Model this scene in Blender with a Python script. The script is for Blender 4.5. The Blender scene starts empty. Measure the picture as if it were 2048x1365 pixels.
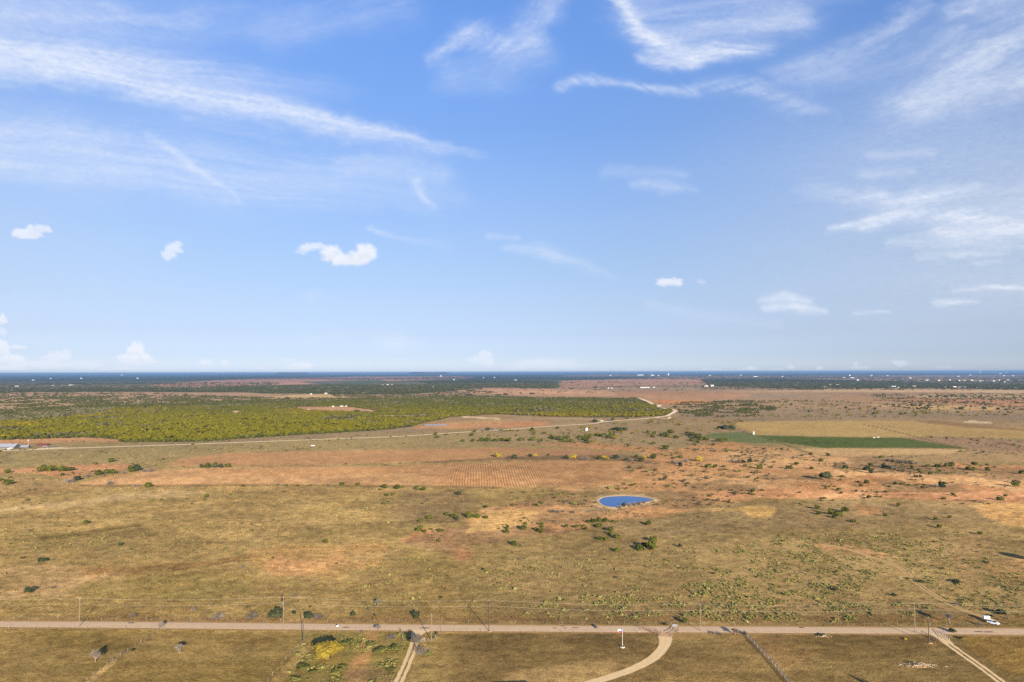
import bpy, bmesh, math, random
import numpy as np
from mathutils import Matrix, Vector

# ---------------------------------------------------------------- camera, light, exposure
SC = bpy.context.scene
C = SC.collection
H = 100.0                      # flying height in metres
F = 1365.0                     # focal length in photo pixels (2048 wide)
PITCH, ROLL = math.radians(2.615), 0.00235
fw = np.array([0, math.cos(PITCH), math.sin(PITCH)])
up0 = np.array([0, -math.sin(PITCH), math.cos(PITCH)])
rt0 = np.array([1.0, 0, 0])
RT = rt0 * math.cos(ROLL) - up0 * math.sin(ROLL)
UP = rt0 * math.sin(ROLL) + up0 * math.cos(ROLL)

cam_d = bpy.data.cameras.new('camera')
cam = bpy.data.objects.new('camera', cam_d); C.objects.link(cam)
cam_d.sensor_width = 36.0; cam_d.lens = F * 36.0 / 2048.0
cam_d.clip_start = 1.0; cam_d.clip_end = 600000.0
cam.matrix_world = Matrix(((RT[0], UP[0], -fw[0], 0), (RT[1], UP[1], -fw[1], 0), (RT[2], UP[2], -fw[2], H), (0, 0, 0, 1)))
SC.camera = cam

SUN_EL, SUN_AZ = math.radians(15.0), math.radians(18.8)     # behind the camera, to its right
sv = Vector((math.sin(SUN_AZ) * math.cos(SUN_EL), -math.cos(SUN_AZ) * math.cos(SUN_EL), math.sin(SUN_EL)))
sd = bpy.data.lights.new('sun', 'SUN'); sd.energy = 5.0; sd.angle = math.radians(0.53); sd.color = (1.0, 0.90, 0.75)
sun = bpy.data.objects.new('sun', sd); C.objects.link(sun)
sun.rotation_euler = sv.to_track_quat('Z', 'Y').to_euler()

W = bpy.data.worlds.new('World'); SC.world = W; W.use_nodes = True
wn, wl = W.node_tree.nodes, W.node_tree.links
bgn = wn['Background']; bgn.inputs[1].default_value = 0.067
sky = wn.new('ShaderNodeTexSky'); sky.sky_type = 'NISHITA'; sky.sun_disc = False
sky.sun_elevation = SUN_EL; sky.sun_rotation = math.pi - SUN_AZ
sky.altitude = 300; sky.air_density = 1.0; sky.dust_density = 0.6; sky.ozone_density = 1.6
# whitening of the clear air towards the horizon, the same all the way round
tc = wn.new('ShaderNodeTexCoord'); sp = wn.new('ShaderNodeSeparateXYZ'); wl.new(tc.outputs['Generated'], sp.inputs[0])
ramp = wn.new('ShaderNodeValToRGB'); wl.new(sp.outputs['Z'], ramp.inputs[0])
SKYMUL = [(0.0, (0.669, 0.836, 1.567)), (0.025, (0.5, 0.608, 1.123)), (0.055, (0.509, 0.54, 0.86)), (0.098, (0.586, 0.573, 0.768)), (0.155, (0.673, 0.649, 0.788)), (0.211, (0.739, 0.725, 0.877)), (0.278, (0.766, 0.799, 0.994)), (0.335, (0.733, 0.828, 1.09)), (0.399, (0.767, 0.911, 1.235)), (0.469, (0.761, 0.972, 1.383)), (1.0, (0.941, 1.149, 1.515))]
cr = ramp.color_ramp
for i, (p, c) in enumerate(SKYMUL):
    e = cr.elements[i] if i < 2 else cr.elements.new(p)
    e.position = p; e.color = (c[0] * .5, c[1] * .5, c[2] * .5, 1)
mul = wn.new('ShaderNodeVectorMath'); mul.operation = 'MULTIPLY'
dbl = wn.new('ShaderNodeVectorMath'); dbl.operation = 'SCALE'; dbl.inputs['Scale'].default_value = 2.0
wl.new(sky.outputs[0], mul.inputs[0]); wl.new(ramp.outputs[0], mul.inputs[1]); wl.new(mul.outputs[0], dbl.inputs[0])
wl.new(dbl.outputs[0], bgn.inputs[0])

SC.view_settings.view_transform = 'Standard'; SC.view_settings.look = 'None'
SC.view_settings.exposure = 1.35; SC.view_settings.gamma = 1.0; SC.view_settings.use_curve_mapping = False
SC.render.engine = 'CYCLES'
cy = SC.cycles
cy.max_bounces = 5; cy.diffuse_bounces = 2; cy.glossy_bounces = 2; cy.transparent_max_bounces = 12
cy.volume_bounces = 0; cy.use_denoising = False; cy.caustics_reflective = False; cy.caustics_refractive = False
ALB = np.array([1.15, 1.17, 1.31])   # display value of a level sunlit surface divided by its albedo

# ---------------------------------------------------------------- helpers
rng = np.random.default_rng(7)

def unproj(u, v, z=0.0):
    """photo pixel -> point on the level z (surveying the photo on to the ground)"""
    u = np.asarray(u, float); v = np.asarray(v, float)
    d = fw * F + RT * (u[..., None] - 1024) - UP * (v[..., None] - 682.5)
    t = (z - H) / d[..., 2]
    return d[..., :2] * t[..., None]

def direc(u, v):
    d = fw * F + RT * (u[..., None] - 1024) - UP * (v[..., None] - 682.5)
    return d / np.linalg.norm(d, axis=-1, keepdims=True)

def P(u, v, z=0.0):
    p = unproj(np.array(u), np.array(v), 0.0)
    return Vector((float(p[0]), float(p[1]), z))

def mpp(u, v):
    """metres per photo pixel across, at the ground point seen at (u, v)"""
    return float(P(u, v).y) / F

def vh(u):
    return 744.8 - (np.asarray(u, float) - 1024) * ROLL

def _hash(ix, iy, s):
    h = (ix * 374761393 + iy * 668265263 + s * 2147483647 + 12345).astype(np.int64) & 0xffffffff
    h = ((h ^ (h >> 13)) * 1274126177) & 0xffffffff
    h = ((h ^ (h >> 16)) * 2246822519) & 0xffffffff
    return ((h ^ (h >> 15)) & 0xffff) / 65535.0

def vnoise(x, y, s=0):
    xi = np.floor(x); yi = np.floor(y); fx = x - xi; fy = y - yi
    xi = xi.astype(np.int64); yi = yi.astype(np.int64)
    fx = fx * fx * (3 - 2 * fx); fy = fy * fy * (3 - 2 * fy)
    a = _hash(xi, yi, s); b = _hash(xi + 1, yi, s); c = _hash(xi, yi + 1, s); d = _hash(xi + 1, yi + 1, s)
    return (a + (b - a) * fx) * (1 - fy) + (c + (d - c) * fx) * fy

def fbm(x, y, s=0, o=4, g=0.5):
    x = np.asarray(x, float); y = np.asarray(y, float)
    t = 0; a = 1.0; n = 0
    for k in range(o):
        t = t + a * vnoise(x, y, s + 17 * k); n += a; a *= g
        x, y = x * 1.93 * .96 + y * 1.93 * .28 + 3.1, -x * 1.93 * .28 + y * 1.93 * .96 + 1.7
    return t / n

def sstep(a, b, x):
    t = np.clip((x - a) / (b - a), 0, 1); return t * t * (3 - 2 * t)

def lin(c):
    c = np.asarray(c, float) / 255.0
    return np.where(c <= .04045, c / 12.92, ((c + .055) / 1.055) ** 2.4)

def albedo(c):
    return np.clip(lin(c) / ALB, 0.0, 0.85)

def sdf(poly, x, y):
    """signed distance to a polygon, positive inside"""
    P_ = np.asarray(poly, float); d = np.full(x.shape, 1e18); ins = np.zeros(x.shape, bool)
    n = len(P_)
    for i in range(n):
        ax, ay = P_[i]; bx, by = P_[(i + 1) % n]
        ex, ey = bx - ax, by - ay
        t = np.clip(((x - ax) * ex + (y - ay) * ey) / (ex * ex + ey * ey + 1e-12), 0, 1)
        d = np.minimum(d, (x - ax - t * ex) ** 2 + (y - ay - t * ey) ** 2)
        c = ((ay > y) != (by > y)) & (x < (bx - ax) * (y - ay) / (by - ay + 1e-12) + ax)
        ins ^= c
    d = np.sqrt(d)
    return np.where(ins, d, -d)

def pdist(line, x, y):
    """distance to a polyline and the position along it (0..1)"""
    L = np.asarray(line, float); best = np.full(x.shape, 1e18); pos = np.zeros(x.shape)
    seg = np.hypot(*(L[1:] - L[:-1]).T); cum = np.concatenate([[0], np.cumsum(seg)]); tot = cum[-1]
    for i in range(len(L) - 1):
        ax, ay = L[i]; ex, ey = L[i + 1] - L[i]
        t = np.clip(((x - ax) * ex + (y - ay) * ey) / (ex * ex + ey * ey + 1e-12), 0, 1)
        d = np.hypot(x - ax - t * ex, y - ay - t * ey)
        m = d < best; best = np.where(m, d, best); pos = np.where(m, (cum[i] + t * seg[i]) / tot, pos)
    return best, pos

def mesh_obj(name, verts, faces, mats=(), parent=None, loc=None, smooth=False, link=True):
    me = bpy.data.meshes.new(name)
    me.from_pydata([tuple(map(float, v)) for v in verts], [], [tuple(map(int, f)) for f in faces])
    if smooth: me.polygons.foreach_set('use_smooth', [True] * len(me.polygons))
    me.update()
    o = bpy.data.objects.new(name, me)
    for m in (mats if isinstance(mats, (list, tuple)) else [mats]): me.materials.append(m)
    if link: C.objects.link(o)
    if parent is not None: o.parent = parent
    if loc is not None: o.location = loc
    return o

def big_mesh(name, verts, quads, mat):
    """fast mesh from numpy arrays of quads"""
    me = bpy.data.meshes.new(name)
    n, m = len(verts), len(quads)
    me.vertices.add(n); me.vertices.foreach_set('co', verts.astype(np.float32).ravel())
    me.loops.add(m * 4); me.loops.foreach_set('vertex_index', quads.astype(np.int32).ravel())
    me.polygons.add(m); me.polygons.foreach_set('loop_start', np.arange(m, dtype=np.int32) * 4)
    me.update(calc_edges=True); me.validate()
    me.materials.append(mat)
    o = bpy.data.objects.new(name, me); C.objects.link(o)
    return o

def grid_quads(r, c):
    i = np.arange(r - 1)[:, None] * c + np.arange(c - 1)[None, :]
    i = i.ravel()
    return np.stack([i, i + 1, i + c + 1, i + c], 1)

def tag(o, label, cat, group=None):
    o['label'] = label; o['category'] = cat
    if group: o['group'] = group
    return o

def struct(o):
    o['kind'] = 'structure'; return o

def stuff(o, label=None, cat=None):
    o['kind'] = 'stuff'
    if label: o['label'] = label
    if cat: o['category'] = cat
    return o

def empty(name, loc, label=None, cat=None, group=None, rz=0.0):
    o = bpy.data.objects.new(name, None); C.objects.link(o); o.location = loc; o.rotation_euler = (0, 0, rz)
    o.empty_display_size = 0.5
    if label: tag(o, label, cat, group)
    return o

class MB:
    """collects simple solids and links them as one mesh object"""
    def __init__(s): s.v = []; s.f = []
    def add(s, vs, fs):
        n = len(s.v); s.v += [tuple(v) for v in vs]; s.f += [tuple(i + n for i in f) for f in fs]; return s
    def box(s, c, d, rz=0.0, top=None):
        x, y, z = d[0] / 2, d[1] / 2, d[2] / 2
        tx, ty = (top if top else (1, 1))
        vs = [(-x, -y, -z), (x, -y, -z), (x, y, -z), (-x, y, -z), (-x * tx, -y * ty, z), (x * tx, -y * ty, z), (x * tx, y * ty, z), (-x * tx, y * ty, z)]
        cs, sn = math.cos(rz), math.sin(rz)
        vs = [(c[0] + a * cs - b * sn, c[1] + a * sn + b * cs, c[2] + e) for a, b, e in vs]
        return s.add(vs, [(3, 2, 1, 0), (4, 5, 6, 7), (0, 1, 5, 4), (1, 2, 6, 5), (2, 3, 7, 6), (3, 0, 4, 7)])
    def tube(s, p, q, r0, r1=None, n=6, caps=True):
        r1 = r0 if r1 is None else r1
        p = Vector(p); q = Vector(q); d = (q - p)
        if d.length < 1e-9: return s
        d.normalize(); a = d.orthogonal().normalized(); b = d.cross(a)
        vs = []
        for k in range(n):
            t = 2 * math.pi * k / n; e = a * math.cos(t) + b * math.sin(t)
            vs.append(p + e * r0); vs.append(q + e * r1)
        fs = [(2 * k, 2 * ((k + 1) % n), 2 * ((k + 1) % n) + 1, 2 * k + 1) for k in range(n)]
        if caps: fs += [tuple(2 * k for k in reversed(range(n))), tuple(2 * k + 1 for k in range(n))]
        return s.add(vs, fs)
    def path(s, pts, r, n=5):
        for i in range(len(pts) - 1): s.tube(pts[i], pts[i + 1], r, r, n, i in (0, len(pts) - 2))
        return s
    def prism(s, prof, y0, y1):
        """profile in xz extruded along y"""
        n = len(prof)
        vs = [(x, y0, z) for x, z in prof] + [(x, y1, z) for x, z in prof]
        fs = [(k, (k + 1) % n, n + (k + 1) % n, n + k) for k in range(n)] + [tuple(reversed(range(n))), tuple(range(n, 2 * n))]
        return s.add(vs, fs)
    def ico(s, c, r, sub=1, jit=0.0, sc=(1, 1, 1), rnd=random):
        bm = bmesh.new(); bmesh.ops.create_icosphere(bm, subdivisions=sub, radius=1.0)
        vs = [(c[0] + v.co.x * r * sc[0] * (1 + jit * rnd.uniform(-1, 1)), c[1] + v.co.y * r * sc[1] * (1 + jit * rnd.uniform(-1, 1)),
               c[2] + v.co.z * r * sc[2] * (1 + jit * rnd.uniform(-1, 1))) for v in bm.verts]
        fs = [tuple(v.index for v in f.verts) for f in bm.faces]; bm.free()
        return s.add(vs, fs)
    def build(s, name, mat, parent=None, loc=None, smooth=False, link=True):
        return mesh_obj(name, s.v, s.f, mat, parent, loc, smooth, link)

# ---------------------------------------------------------------- materials
def new_mat(name):
    m = bpy.data.materials.new(name); m.use_nodes = True
    nt = m.node_tree; b = nt.nodes['Principled BSDF']
    b.inputs['Roughness'].default_value = 0.9
    b.inputs['Specular IOR Level'].default_value = 0.15
    return m, nt, b

def rough_mat(name, rgb, var=0.18, scale=1.5, rough=0.85, spec=0.2, metallic=0.0, bump=0.0, c2=None, coord='Object'):
    """a plain painted or natural surface with two octaves of wear"""
    m, nt, b = new_mat(name); N, L = nt.nodes, nt.links
    t = N.new('ShaderNodeTexCoord'); n = N.new('ShaderNodeTexNoise'); n.inputs['Scale'].default_value = scale; n.inputs['Detail'].default_value = 6
    n.inputs['Roughness'].default_value = 0.65
    L.new(t.outputs[coord], n.inputs['Vector'])
    mx = N.new('ShaderNodeMix'); mx.data_type = 'RGBA'
    a = albedo(rgb) if max(rgb) > 1.5 else np.array(rgb)
    bb = (albedo(c2) if max(c2) > 1.5 else np.array(c2)) if c2 is not None else a * (1 + var)
    aa = a * (1 - var) if c2 is None else a
    mx.inputs['A'].default_value = (*np.clip(aa, 0, 1), 1); mx.inputs['B'].default_value = (*np.clip(bb, 0, 1), 1)
    rp = N.new('ShaderNodeMapRange'); rp.inputs[1].default_value = .35; rp.inputs[2].default_value = .65
    L.new(n.outputs['Fac'], rp.inputs[0]); L.new(rp.outputs[0], mx.inputs['Factor'])
    L.new(mx.outputs['Result'], b.inputs['Base Color'])
    b.inputs['Roughness'].default_value = rough; b.inputs['Specular IOR Level'].default_value = spec; b.inputs['Metallic'].default_value = metallic
    if bump:
        bp = N.new('ShaderNodeBump'); bp.inputs['Strength'].default_value = 0.6; bp.inputs['Distance'].default_value = bump
        L.new(n.outputs['Fac'], bp.inputs['Height']); L.new(bp.outputs[0], b.inputs['Normal'])
    return m

def leaf_mat(name, c1, c2, trans=0.25, inst=False):
    """foliage: colour varies from leaf to leaf and plant to plant"""
    m = bpy.data.materials.new(name); m.use_nodes = True; nt = m.node_tree; N, L = nt.nodes, nt.links
    N.remove(N['Principled BSDF']); out = N['Material Output']
    t = N.new('ShaderNodeTexCoord'); n = N.new('ShaderNodeTexNoise'); n.inputs['Scale'].default_value = 6.0; n.inputs['Detail'].default_value = 3
    L.new(t.outputs['Object'], n.inputs['Vector'])
    oi = N.new('ShaderNodeObjectInfo')
    ad = N.new('ShaderNodeMath'); ad.operation = 'MULTIPLY_ADD'; ad.inputs[1].default_value = 1.6
    L.new(n.outputs['Fac'], ad.inputs[0])
    r = N.new('ShaderNodeMath'); r.operation = 'MULTIPLY_ADD'; r.inputs[1].default_value = 0.8; r.inputs[2].default_value = -0.72
    L.new(oi.outputs['Random'], r.inputs[0]); L.new(r.outputs[0], ad.inputs[2])
    mx = N.new('ShaderNodeMix'); mx.data_type = 'RGBA'; mx.clamp_factor = True
    mx.inputs['A'].default_value = (*c1, 1); mx.inputs['B'].default_value = (*c2, 1); L.new(ad.outputs[0], mx.inputs['Factor'])
    col = mx.outputs['Result']
    if inst:
        at = N.new('ShaderNodeAttribute'); at.attribute_type = 'INSTANCER'; at.attribute_name = 'tint'
        m2 = N.new('ShaderNodeMix'); m2.data_type = 'RGBA'; m2.blend_type = 'MULTIPLY'; m2.inputs['Factor'].default_value = 1.0
        L.new(col, m2.inputs['A']); L.new(at.outputs['Color'], m2.inputs['B']); col = m2.outputs['Result']
    d = N.new('ShaderNodeBsdfDiffuse'); tr = N.new('ShaderNodeBsdfTranslucent'); ms = N.new('ShaderNodeMixShader'); ms.inputs[0].default_value = trans
    L.new(col, d.inputs[0]); L.new(col, tr.inputs[0]); L.new(d.outputs[0], ms.inputs[1]); L.new(tr.outputs[0], ms.inputs[2])
    L.new(ms.outputs[0], out.inputs['Surface'])
    return m

# ---------------------------------------------------------------- survey of the ground: what grows or lies where
# polygons are in photo pixels and are carried on to the ground by unproj()
FIELD_MAIN = [(160, 966), (215, 952), (330, 939), (520, 934), (820, 932), (1100, 922), (1245, 922), (1262, 935), (1250, 955), (1232, 974),
              (1100, 974), (870, 973), (650, 971), (470, 970), (300, 971), (180, 972)]
FIELD_BACK = [(330, 933), (360, 918), (460, 906), (700, 902), (1000, 896), (1160, 899), (1240, 906), (1236, 911), (1110, 912), (980, 917), (850, 924), (600, 931)]
FOREST_MAIN = [(-700, 890), (0, 879), (120, 875), (175, 874), (235, 878), (245, 884), (420, 882), (470, 878), (620, 868), (760, 860), (820, 853),
               (850, 844), (905, 834), (1000, 829), (1120, 834), (1280, 835), (1335, 831), (1352, 824), (1325, 814), (1296, 806), (1270, 798),
               (1100, 796), (960, 793), (860, 794), (800, 798), (700, 801), (560, 806), (430, 812), (330, 815), (200, 818), (100, 828), (0, 838), (-700, 850)]
CLEAR1 = [(585, 814), (690, 813), (770, 823), (740, 826), (640, 823), (598, 820)]
CLEAR2 = [(455, 824), (475, 821), (485, 825), (470, 829)]
CLEAR3 = [(735, 831), (850, 829), (860, 832), (760, 834)]
GREEN_R = [(1512, 871), (1600, 873), (1700, 875), (1812, 876), (1870, 886), (1935, 897), (1640, 896), (1570, 886)]
GREEN_L = [(1408, 871), (1430, 866), (1490, 865), (1520, 873), (1560, 886), (1520, 887), (1450, 883), (1415, 876)]
YELLOW_L = [(1462, 846), (1560, 843), (1725, 843), (1790, 856), (1870, 872), (1805, 875), (1700, 874), (1512, 870), (1490, 858)]
YELLOW_R = [(1730, 843), (1830, 841), (1900, 846), (1960, 852), (2100, 858), (2100, 880), (1870, 873), (1800, 857)]
TANSTRIP = [(1590, 898), (1640, 897), (1880, 898), (1930, 900), (1900, 908), (1760, 912), (1650, 911)]
ORANGE = [(785, 1078), (850, 1062), (925, 1058), (950, 1022), (1000, 1010), (1080, 1003), (1160, 995), (1230, 990), (1130, 978), (1100, 976), (1235, 976), (1252, 955),
          (1262, 925), (1290, 906), (1340, 896), (1430, 886), (1560, 895), (1640, 905), (1780, 922), (1900, 930), (2100, 936), (2100, 1012), (1960, 1004), (1800, 1001), (1640, 996),
          (1500, 1000), (1420, 1010), (1330, 1030), (1220, 1042), (1120, 1062), (1040, 1080), (960, 1090), (920, 1118), (880, 1100), (800, 1090)]
POND = [(1198, 1001.5), (1203, 997), (1214, 994.2), (1232, 992.8), (1255, 992.6), (1277, 993.8), (1294, 996.2), (1304, 999.5), (1304, 1002), (1294, 1004.5), (1276, 1007), (1258, 1010.5), (1240, 1013.8), (1224, 1014.6), (1210, 1012), (1201, 1007)]

def polymask(poly, u, v, su, sv_, wu=0.0, wv=0.0, seed=0, freq=(60, 14)):
    P_ = np.array(poly, float)
    lo = P_.min(0) - [6 * su + 2 * wu, 6 * sv_ + 2 * wv]; hi = P_.max(0) + [6 * su + 2 * wu, 6 * sv_ + 2 * wv]
    out = np.zeros(u.shape); m = (u > lo[0]) & (u < hi[0]) & (v > lo[1]) & (v < hi[1])
    if not m.any(): return out
    uu, vv = u[m], v[m]
    if wu or wv:
        a = fbm(uu / freq[0], vv / freq[1], seed, 6, .68) - .5; b = fbm(uu / freq[0], vv / freq[1], seed + 91, 6, .68) - .5
        uu = uu + a * 2 * wu; vv = vv + b * 2 * wv
    d = sdf(P_ / [su, sv_], uu / su, vv / sv_)
    out[m] = sstep(-.5, .5, d); return out

def linemask(line, u, v, w, k=4.0, wv=0):
    """thin line; k = how much thinner it is up-down than across (foreshortening)"""
    L = np.array(line, float) * [1, k]
    lo = L.min(0) - 6 * w; hi = L.max(0) + 6 * w
    out = np.zeros(u.shape); m = (u > lo[0]) & (u < hi[0]) & (v * k > lo[1]) & (v * k < hi[1])
    if not m.any(): return out
    d, _ = pdist(L, u[m], v[m] * k); out[m] = 1 - sstep(w * .5, w * 1.3, d); return out

VS = [(900, (125, 105, 60)), (620, (137, 114, 67)), (560, (140, 117, 66)), (515, (146, 121, 70)), (495, (152, 124, 74)), (440, (160, 133, 80)), (340, (163, 138, 82)), (250, (167, 141, 88)), (200, (163, 140, 90)),
      (150, (160, 139, 95)), (110, (165, 138, 98)), (75, (168, 138, 104)), (50, (170, 138, 104)), (36, (163, 133, 106)), (25, (130, 118, 88)), (16, (80, 88, 60)), (8, (52, 64, 50)), (0, (45, 58, 50))]

def wfield(X, Y, D, base, seed):
    """world-space noise whose octaves drop out when they get smaller than the survey's spacing"""
    t = 0; n = 0; s = base; k = 0
    while s > 4.0:
        w = np.clip((s * F / D) / 10.0 - .3, 0, 1) * (0.62 ** k)
        t = t + w * (vnoise(X / s + 11.3 * k, Y / s + 5.7 * k, seed + k) - .5); n = n + w
        s *= 0.48; k += 1
    return t * 1.7

def survey(u, v, X, Y):
    """-> sRGB colour (0..255) the sunlit ground shows, plus control channels"""
    d = v - vh(u); D = np.clip(Y, 20, None)
    xs = np.array([a for a, _ in VS][::-1], float); cs = np.array([c for _, c in VS][::-1], float)
    col = np.stack([np.interp(d, xs, cs[:, i]) for i in range(3)], -1)
    det = np.ones(u.shape); fur = np.zeros(u.shape)
    big = wfield(X, Y, D, 900., 3); big2 = wfield(X, Y, D, 500., 40); mid = wfield(X, Y, D, 90., 71); mid2 = wfield(X, Y, D, 40., 90)
    def mixc(m, c, f=1.0):
        nonlocal col
        m = np.clip(m * f, 0, 1)[..., None]; col = col * (1 - m) + np.array(c, float) * m
    def zone(poly, c, su, sv_, wu=0, wv=0, seed=0, f=1.0, thr=None, freq=(60, 14)):
        m = polymask(poly, u, v, su, sv_, wu, wv, seed, freq)
        if thr is not None: m = m * sstep(thr[0], thr[1], mid + .6 * big2)
        mixc(m, c, f); return m
    # general drift of the pasture between straw, olive and umber
    near = sstep(120, 260, d)
    mixc(sstep(.0, .35, big) * near, (154, 134, 78), .22)
    mixc(sstep(.02, .35, big2) * near, (172, 142, 92), .25)
    mixc(sstep(.08, .4, -mid) * near, (132, 110, 66), .14)
    mixc(sstep(.05, .4, mid2) * near, (178, 150, 98), .22)
    # right half beyond the road is greyer and darker; left lighter and more olive
    mixc(sstep(850, 1100, u) * sstep(250, 330, d) * (1 - sstep(488, 496, d)), (158, 133, 88), .6)
    mixc((1 - sstep(700, 900, u)) * sstep(240, 300, d) * (1 - sstep(400, 470, d)), (173, 144, 92), .55)
    # --- left-hand pasture
    zone([(-300, 1145), (60, 1128), (150, 1130), (260, 1148), (240, 1178), (90, 1195), (-300, 1215)], (190, 155, 106), 30, 10, 30, 14, 5, .9, (-.3, .25))
    zone([(120, 1140), (250, 1132), (420, 1122), (512, 1108), (515, 1116), (420, 1132), (280, 1152), (160, 1150)], (140, 104, 62), 20, 6, 20, 6, 6, .6, (-.2, .3))
    zone([(500, 1105), (560, 1092), (640, 1098), (720, 1085), (780, 1090), (760, 1130), (690, 1150), (600, 1155), (525, 1140)], (186, 142, 88), 30, 10, 30, 12, 7, .6)
    zone([(520, 1128), (545, 1112), (590, 1112), (620, 1120), (690, 1110), (680, 1128), (610, 1146), (560, 1150), (528, 1142)], (194, 146, 98), 12, 6, 30, 14, 8, .7, (-.25, .25))
    zone([(690, 1115), (720, 1112), (800, 1098), (790, 1106), (730, 1120), (705, 1124)], (196, 165, 110), 8, 4, 6, 3, 9, .7)
    zone([(-200, 1030), (0, 1018), (120, 1005), (200, 992), (330, 980), (420, 985), (330, 993), (190, 1004), (100, 1018), (-200, 1042)], (196, 166, 118), 26, 8, 20, 8, 10, .85)
    zone([(-200, 990), (60, 972), (230, 965), (500, 974), (820, 980), (930, 985), (930, 992), (600, 990), (380, 978), (200, 975), (0, 1000)], (176, 142, 94), 20, 5, 20, 6, 11, .6)
    zone([(480, 985), (700, 982), (940, 990), (1000, 996), (960, 1024), (860, 1040), (640, 1010)], (150, 126, 78), 40, 9, 30, 8, 12, .6, (-.4, .2))
    zone([(815, 985), (900, 988), (936, 985), (960, 1000), (925, 1045), (860, 1050), (770, 1052), (790, 1010)], (138, 115, 80), 50, 12, 40, 12, 13, .75)
    zone([(-300, 937), (40, 940), (70, 936), (160, 930), (230, 928), (262, 930), (250, 938), (160, 952), (140, 960), (60, 946), (-300, 955)], (200, 146, 104), 8, 3, 14, 4, 14, .9)
    zone([(-200, 955), (140, 958), (180, 966), (60, 985), (-200, 990)], (182, 148, 100), 30, 6, 20, 6, 15, .6)
    zone([(70, 1076), (170, 1062), (240, 1050), (290, 1045), (280, 1052), (200, 1066), (90, 1082)], (126, 106, 62), 12, 4, 8, 3, 16, .8)
    zone([(180, 1070), (290, 1058), (360, 1066), (300, 1074), (200, 1080)], (130, 108, 66), 12, 4, 8, 4, 17, .5)
    zone([(150, 1170), (420, 1140), (520, 1150), (500, 1190), (300, 1200), (180, 1200)], (152, 132, 74), 60, 15, 30, 14, 18, .6)
    # --- ploughed fields
    m = zone(FIELD_MAIN, (196, 152, 104), 4, 1.6, 6, 1.6, 20); mf = m
    zone([(820, 932), (1100, 922), (1245, 922), (1262, 935), (1250, 955), (1232, 974), (900, 973)], (188, 142, 96), 120, 20, 10, 3, 21, .85)
    zone([(430, 940), (820, 936), (840, 945), (600, 950), (420, 950)], (202, 150, 98), 60, 6, 40, 4, 22, .6)
    zone([(900, 945), (1010, 950), (1030, 972), (870, 972)], (192, 138, 90), 60, 10, 30, 6, 23, .5)
    m2 = zone(FIELD_BACK, (184, 140, 96), 5, 1.4, 6, 1.2, 24); mf = np.maximum(mf, m2)
    zone([(1000, 896), (1160, 899), (1240, 906), (1236, 911), (1110, 912)], (170, 128, 92), 60, 4, 10, 2, 25, .8)
    fur = sstep(.5, 1, m) * np.where(u > 900, 1.0, .35)
    det = det * (1 - .75 * mf)
    zone([(160, 970), (330, 969), (470, 968.5), (640, 969.5), (850, 971), (1000, 974), (1000, 977), (850, 975), (640, 973.5), (470, 972.5), (330, 973), (160, 974)], (118, 98, 62), 3, 1.2, 8, 1.0, 26, .5)
    zone([(850, 924), (980, 917), (1110, 912), (1240, 910), (1330, 918), (1420, 926), (1420, 932), (1330, 930), (1240, 923), (1110, 921), (985, 920), (850, 927)], (130, 104, 76), 8, 2, 8, 1.6, 27, .8)
    # --- orange bluestem country
    m = zone(ORANGE, (198, 148, 100), 10, 3, 46, 15, 30, .92, None, (80, 12))
    zone([(820, 1068), (905, 1058), (905, 1078), (815, 1086)], (196, 134, 92), 8, 4, 10, 5, 31, .7)
    k = m * sstep(.0, .3, wfield(X, Y, D, 160., 120)); mixc(k, (212, 168, 116), .7)
    k = m * sstep(.05, .35, wfield(X, Y, D, 120., 150)); mixc(k, (182, 126, 82), .5)
    k = m * sstep(.1, .35, wfield(X, Y, D, 60., 170)); mixc(k, (136, 112, 80), .6)
    zone([(940, 1030), (1010, 1018), (1080, 1020), (1075, 1045), (990, 1062), (930, 1068)], (206, 166, 104), 12, 5, 14, 6, 32, .8)
    zone([(1060, 1034), (1090, 1024), (1170, 1030), (1240, 1022), (1180, 1042), (1100, 1046)], (150, 122, 86), 10, 5, 14, 5, 33, .6)
    zone([(1300, 996), (1360, 985), (1400, 988), (1390, 996), (1300, 1003)], (150, 122, 84), 10, 3, 10, 3, 34, .7)
    zone([(1420, 985), (1560, 975), (1700, 985), (2100, 985), (2100, 1003), (1800, 998), (1600, 995), (1450, 998)], (214, 154, 108), 20, 4, 20, 5, 35, .75)
    zone([(1760, 926), (1850, 932), (2100, 940), (2100, 948), (1850, 946), (1740, 938)], (150, 122, 88), 20, 4, 20, 4, 36, .7)
    zone([(1550, 910), (1700, 914), (1780, 920), (1900, 924), (2100, 925), (2100, 905), (1930, 900), (1850, 912), (1650, 912)], (176, 144, 104), 20, 4, 16, 4, 37, .8)
    # grey-olive apron below the orange
    zone([(1180, 1050), (1330, 1032), (1450, 1008), (1640, 998), (1830, 1003), (2100, 1014), (2100, 1040), (1900, 1045), (1600, 1060), (1300, 1075)], (156, 131, 90), 20, 7, 20, 8, 38, .8)
    zone([(1560, 1010), (1700, 1008), (1660, 1030), (1560, 1035)], (160, 134, 92), 20, 6, 20, 6, 39, .5)
    zone([(1470, 1018), (1500, 1012), (1545, 1014), (1548, 1026), (1530, 1038), (1500, 1034)], (206, 166, 98), 6, 3, 12, 4, 40, .85)
    zone([(1405, 1020), (1450, 1016), (1475, 1022), (1430, 1024)], (200, 160, 98), 6, 2, 8, 2, 41, .8)
    zone([(1940, 1010), (2100, 1002), (2100, 1060), (2020, 1055), (1970, 1035)], (206, 160, 100), 16, 8, 14, 8, 42, .85)
    zone([(1700, 1010), (1760, 1016), (1770, 1030), (1720, 1030)], (196, 138, 92), 10, 4, 12, 5, 43, .6, (-.3, .2))
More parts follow.
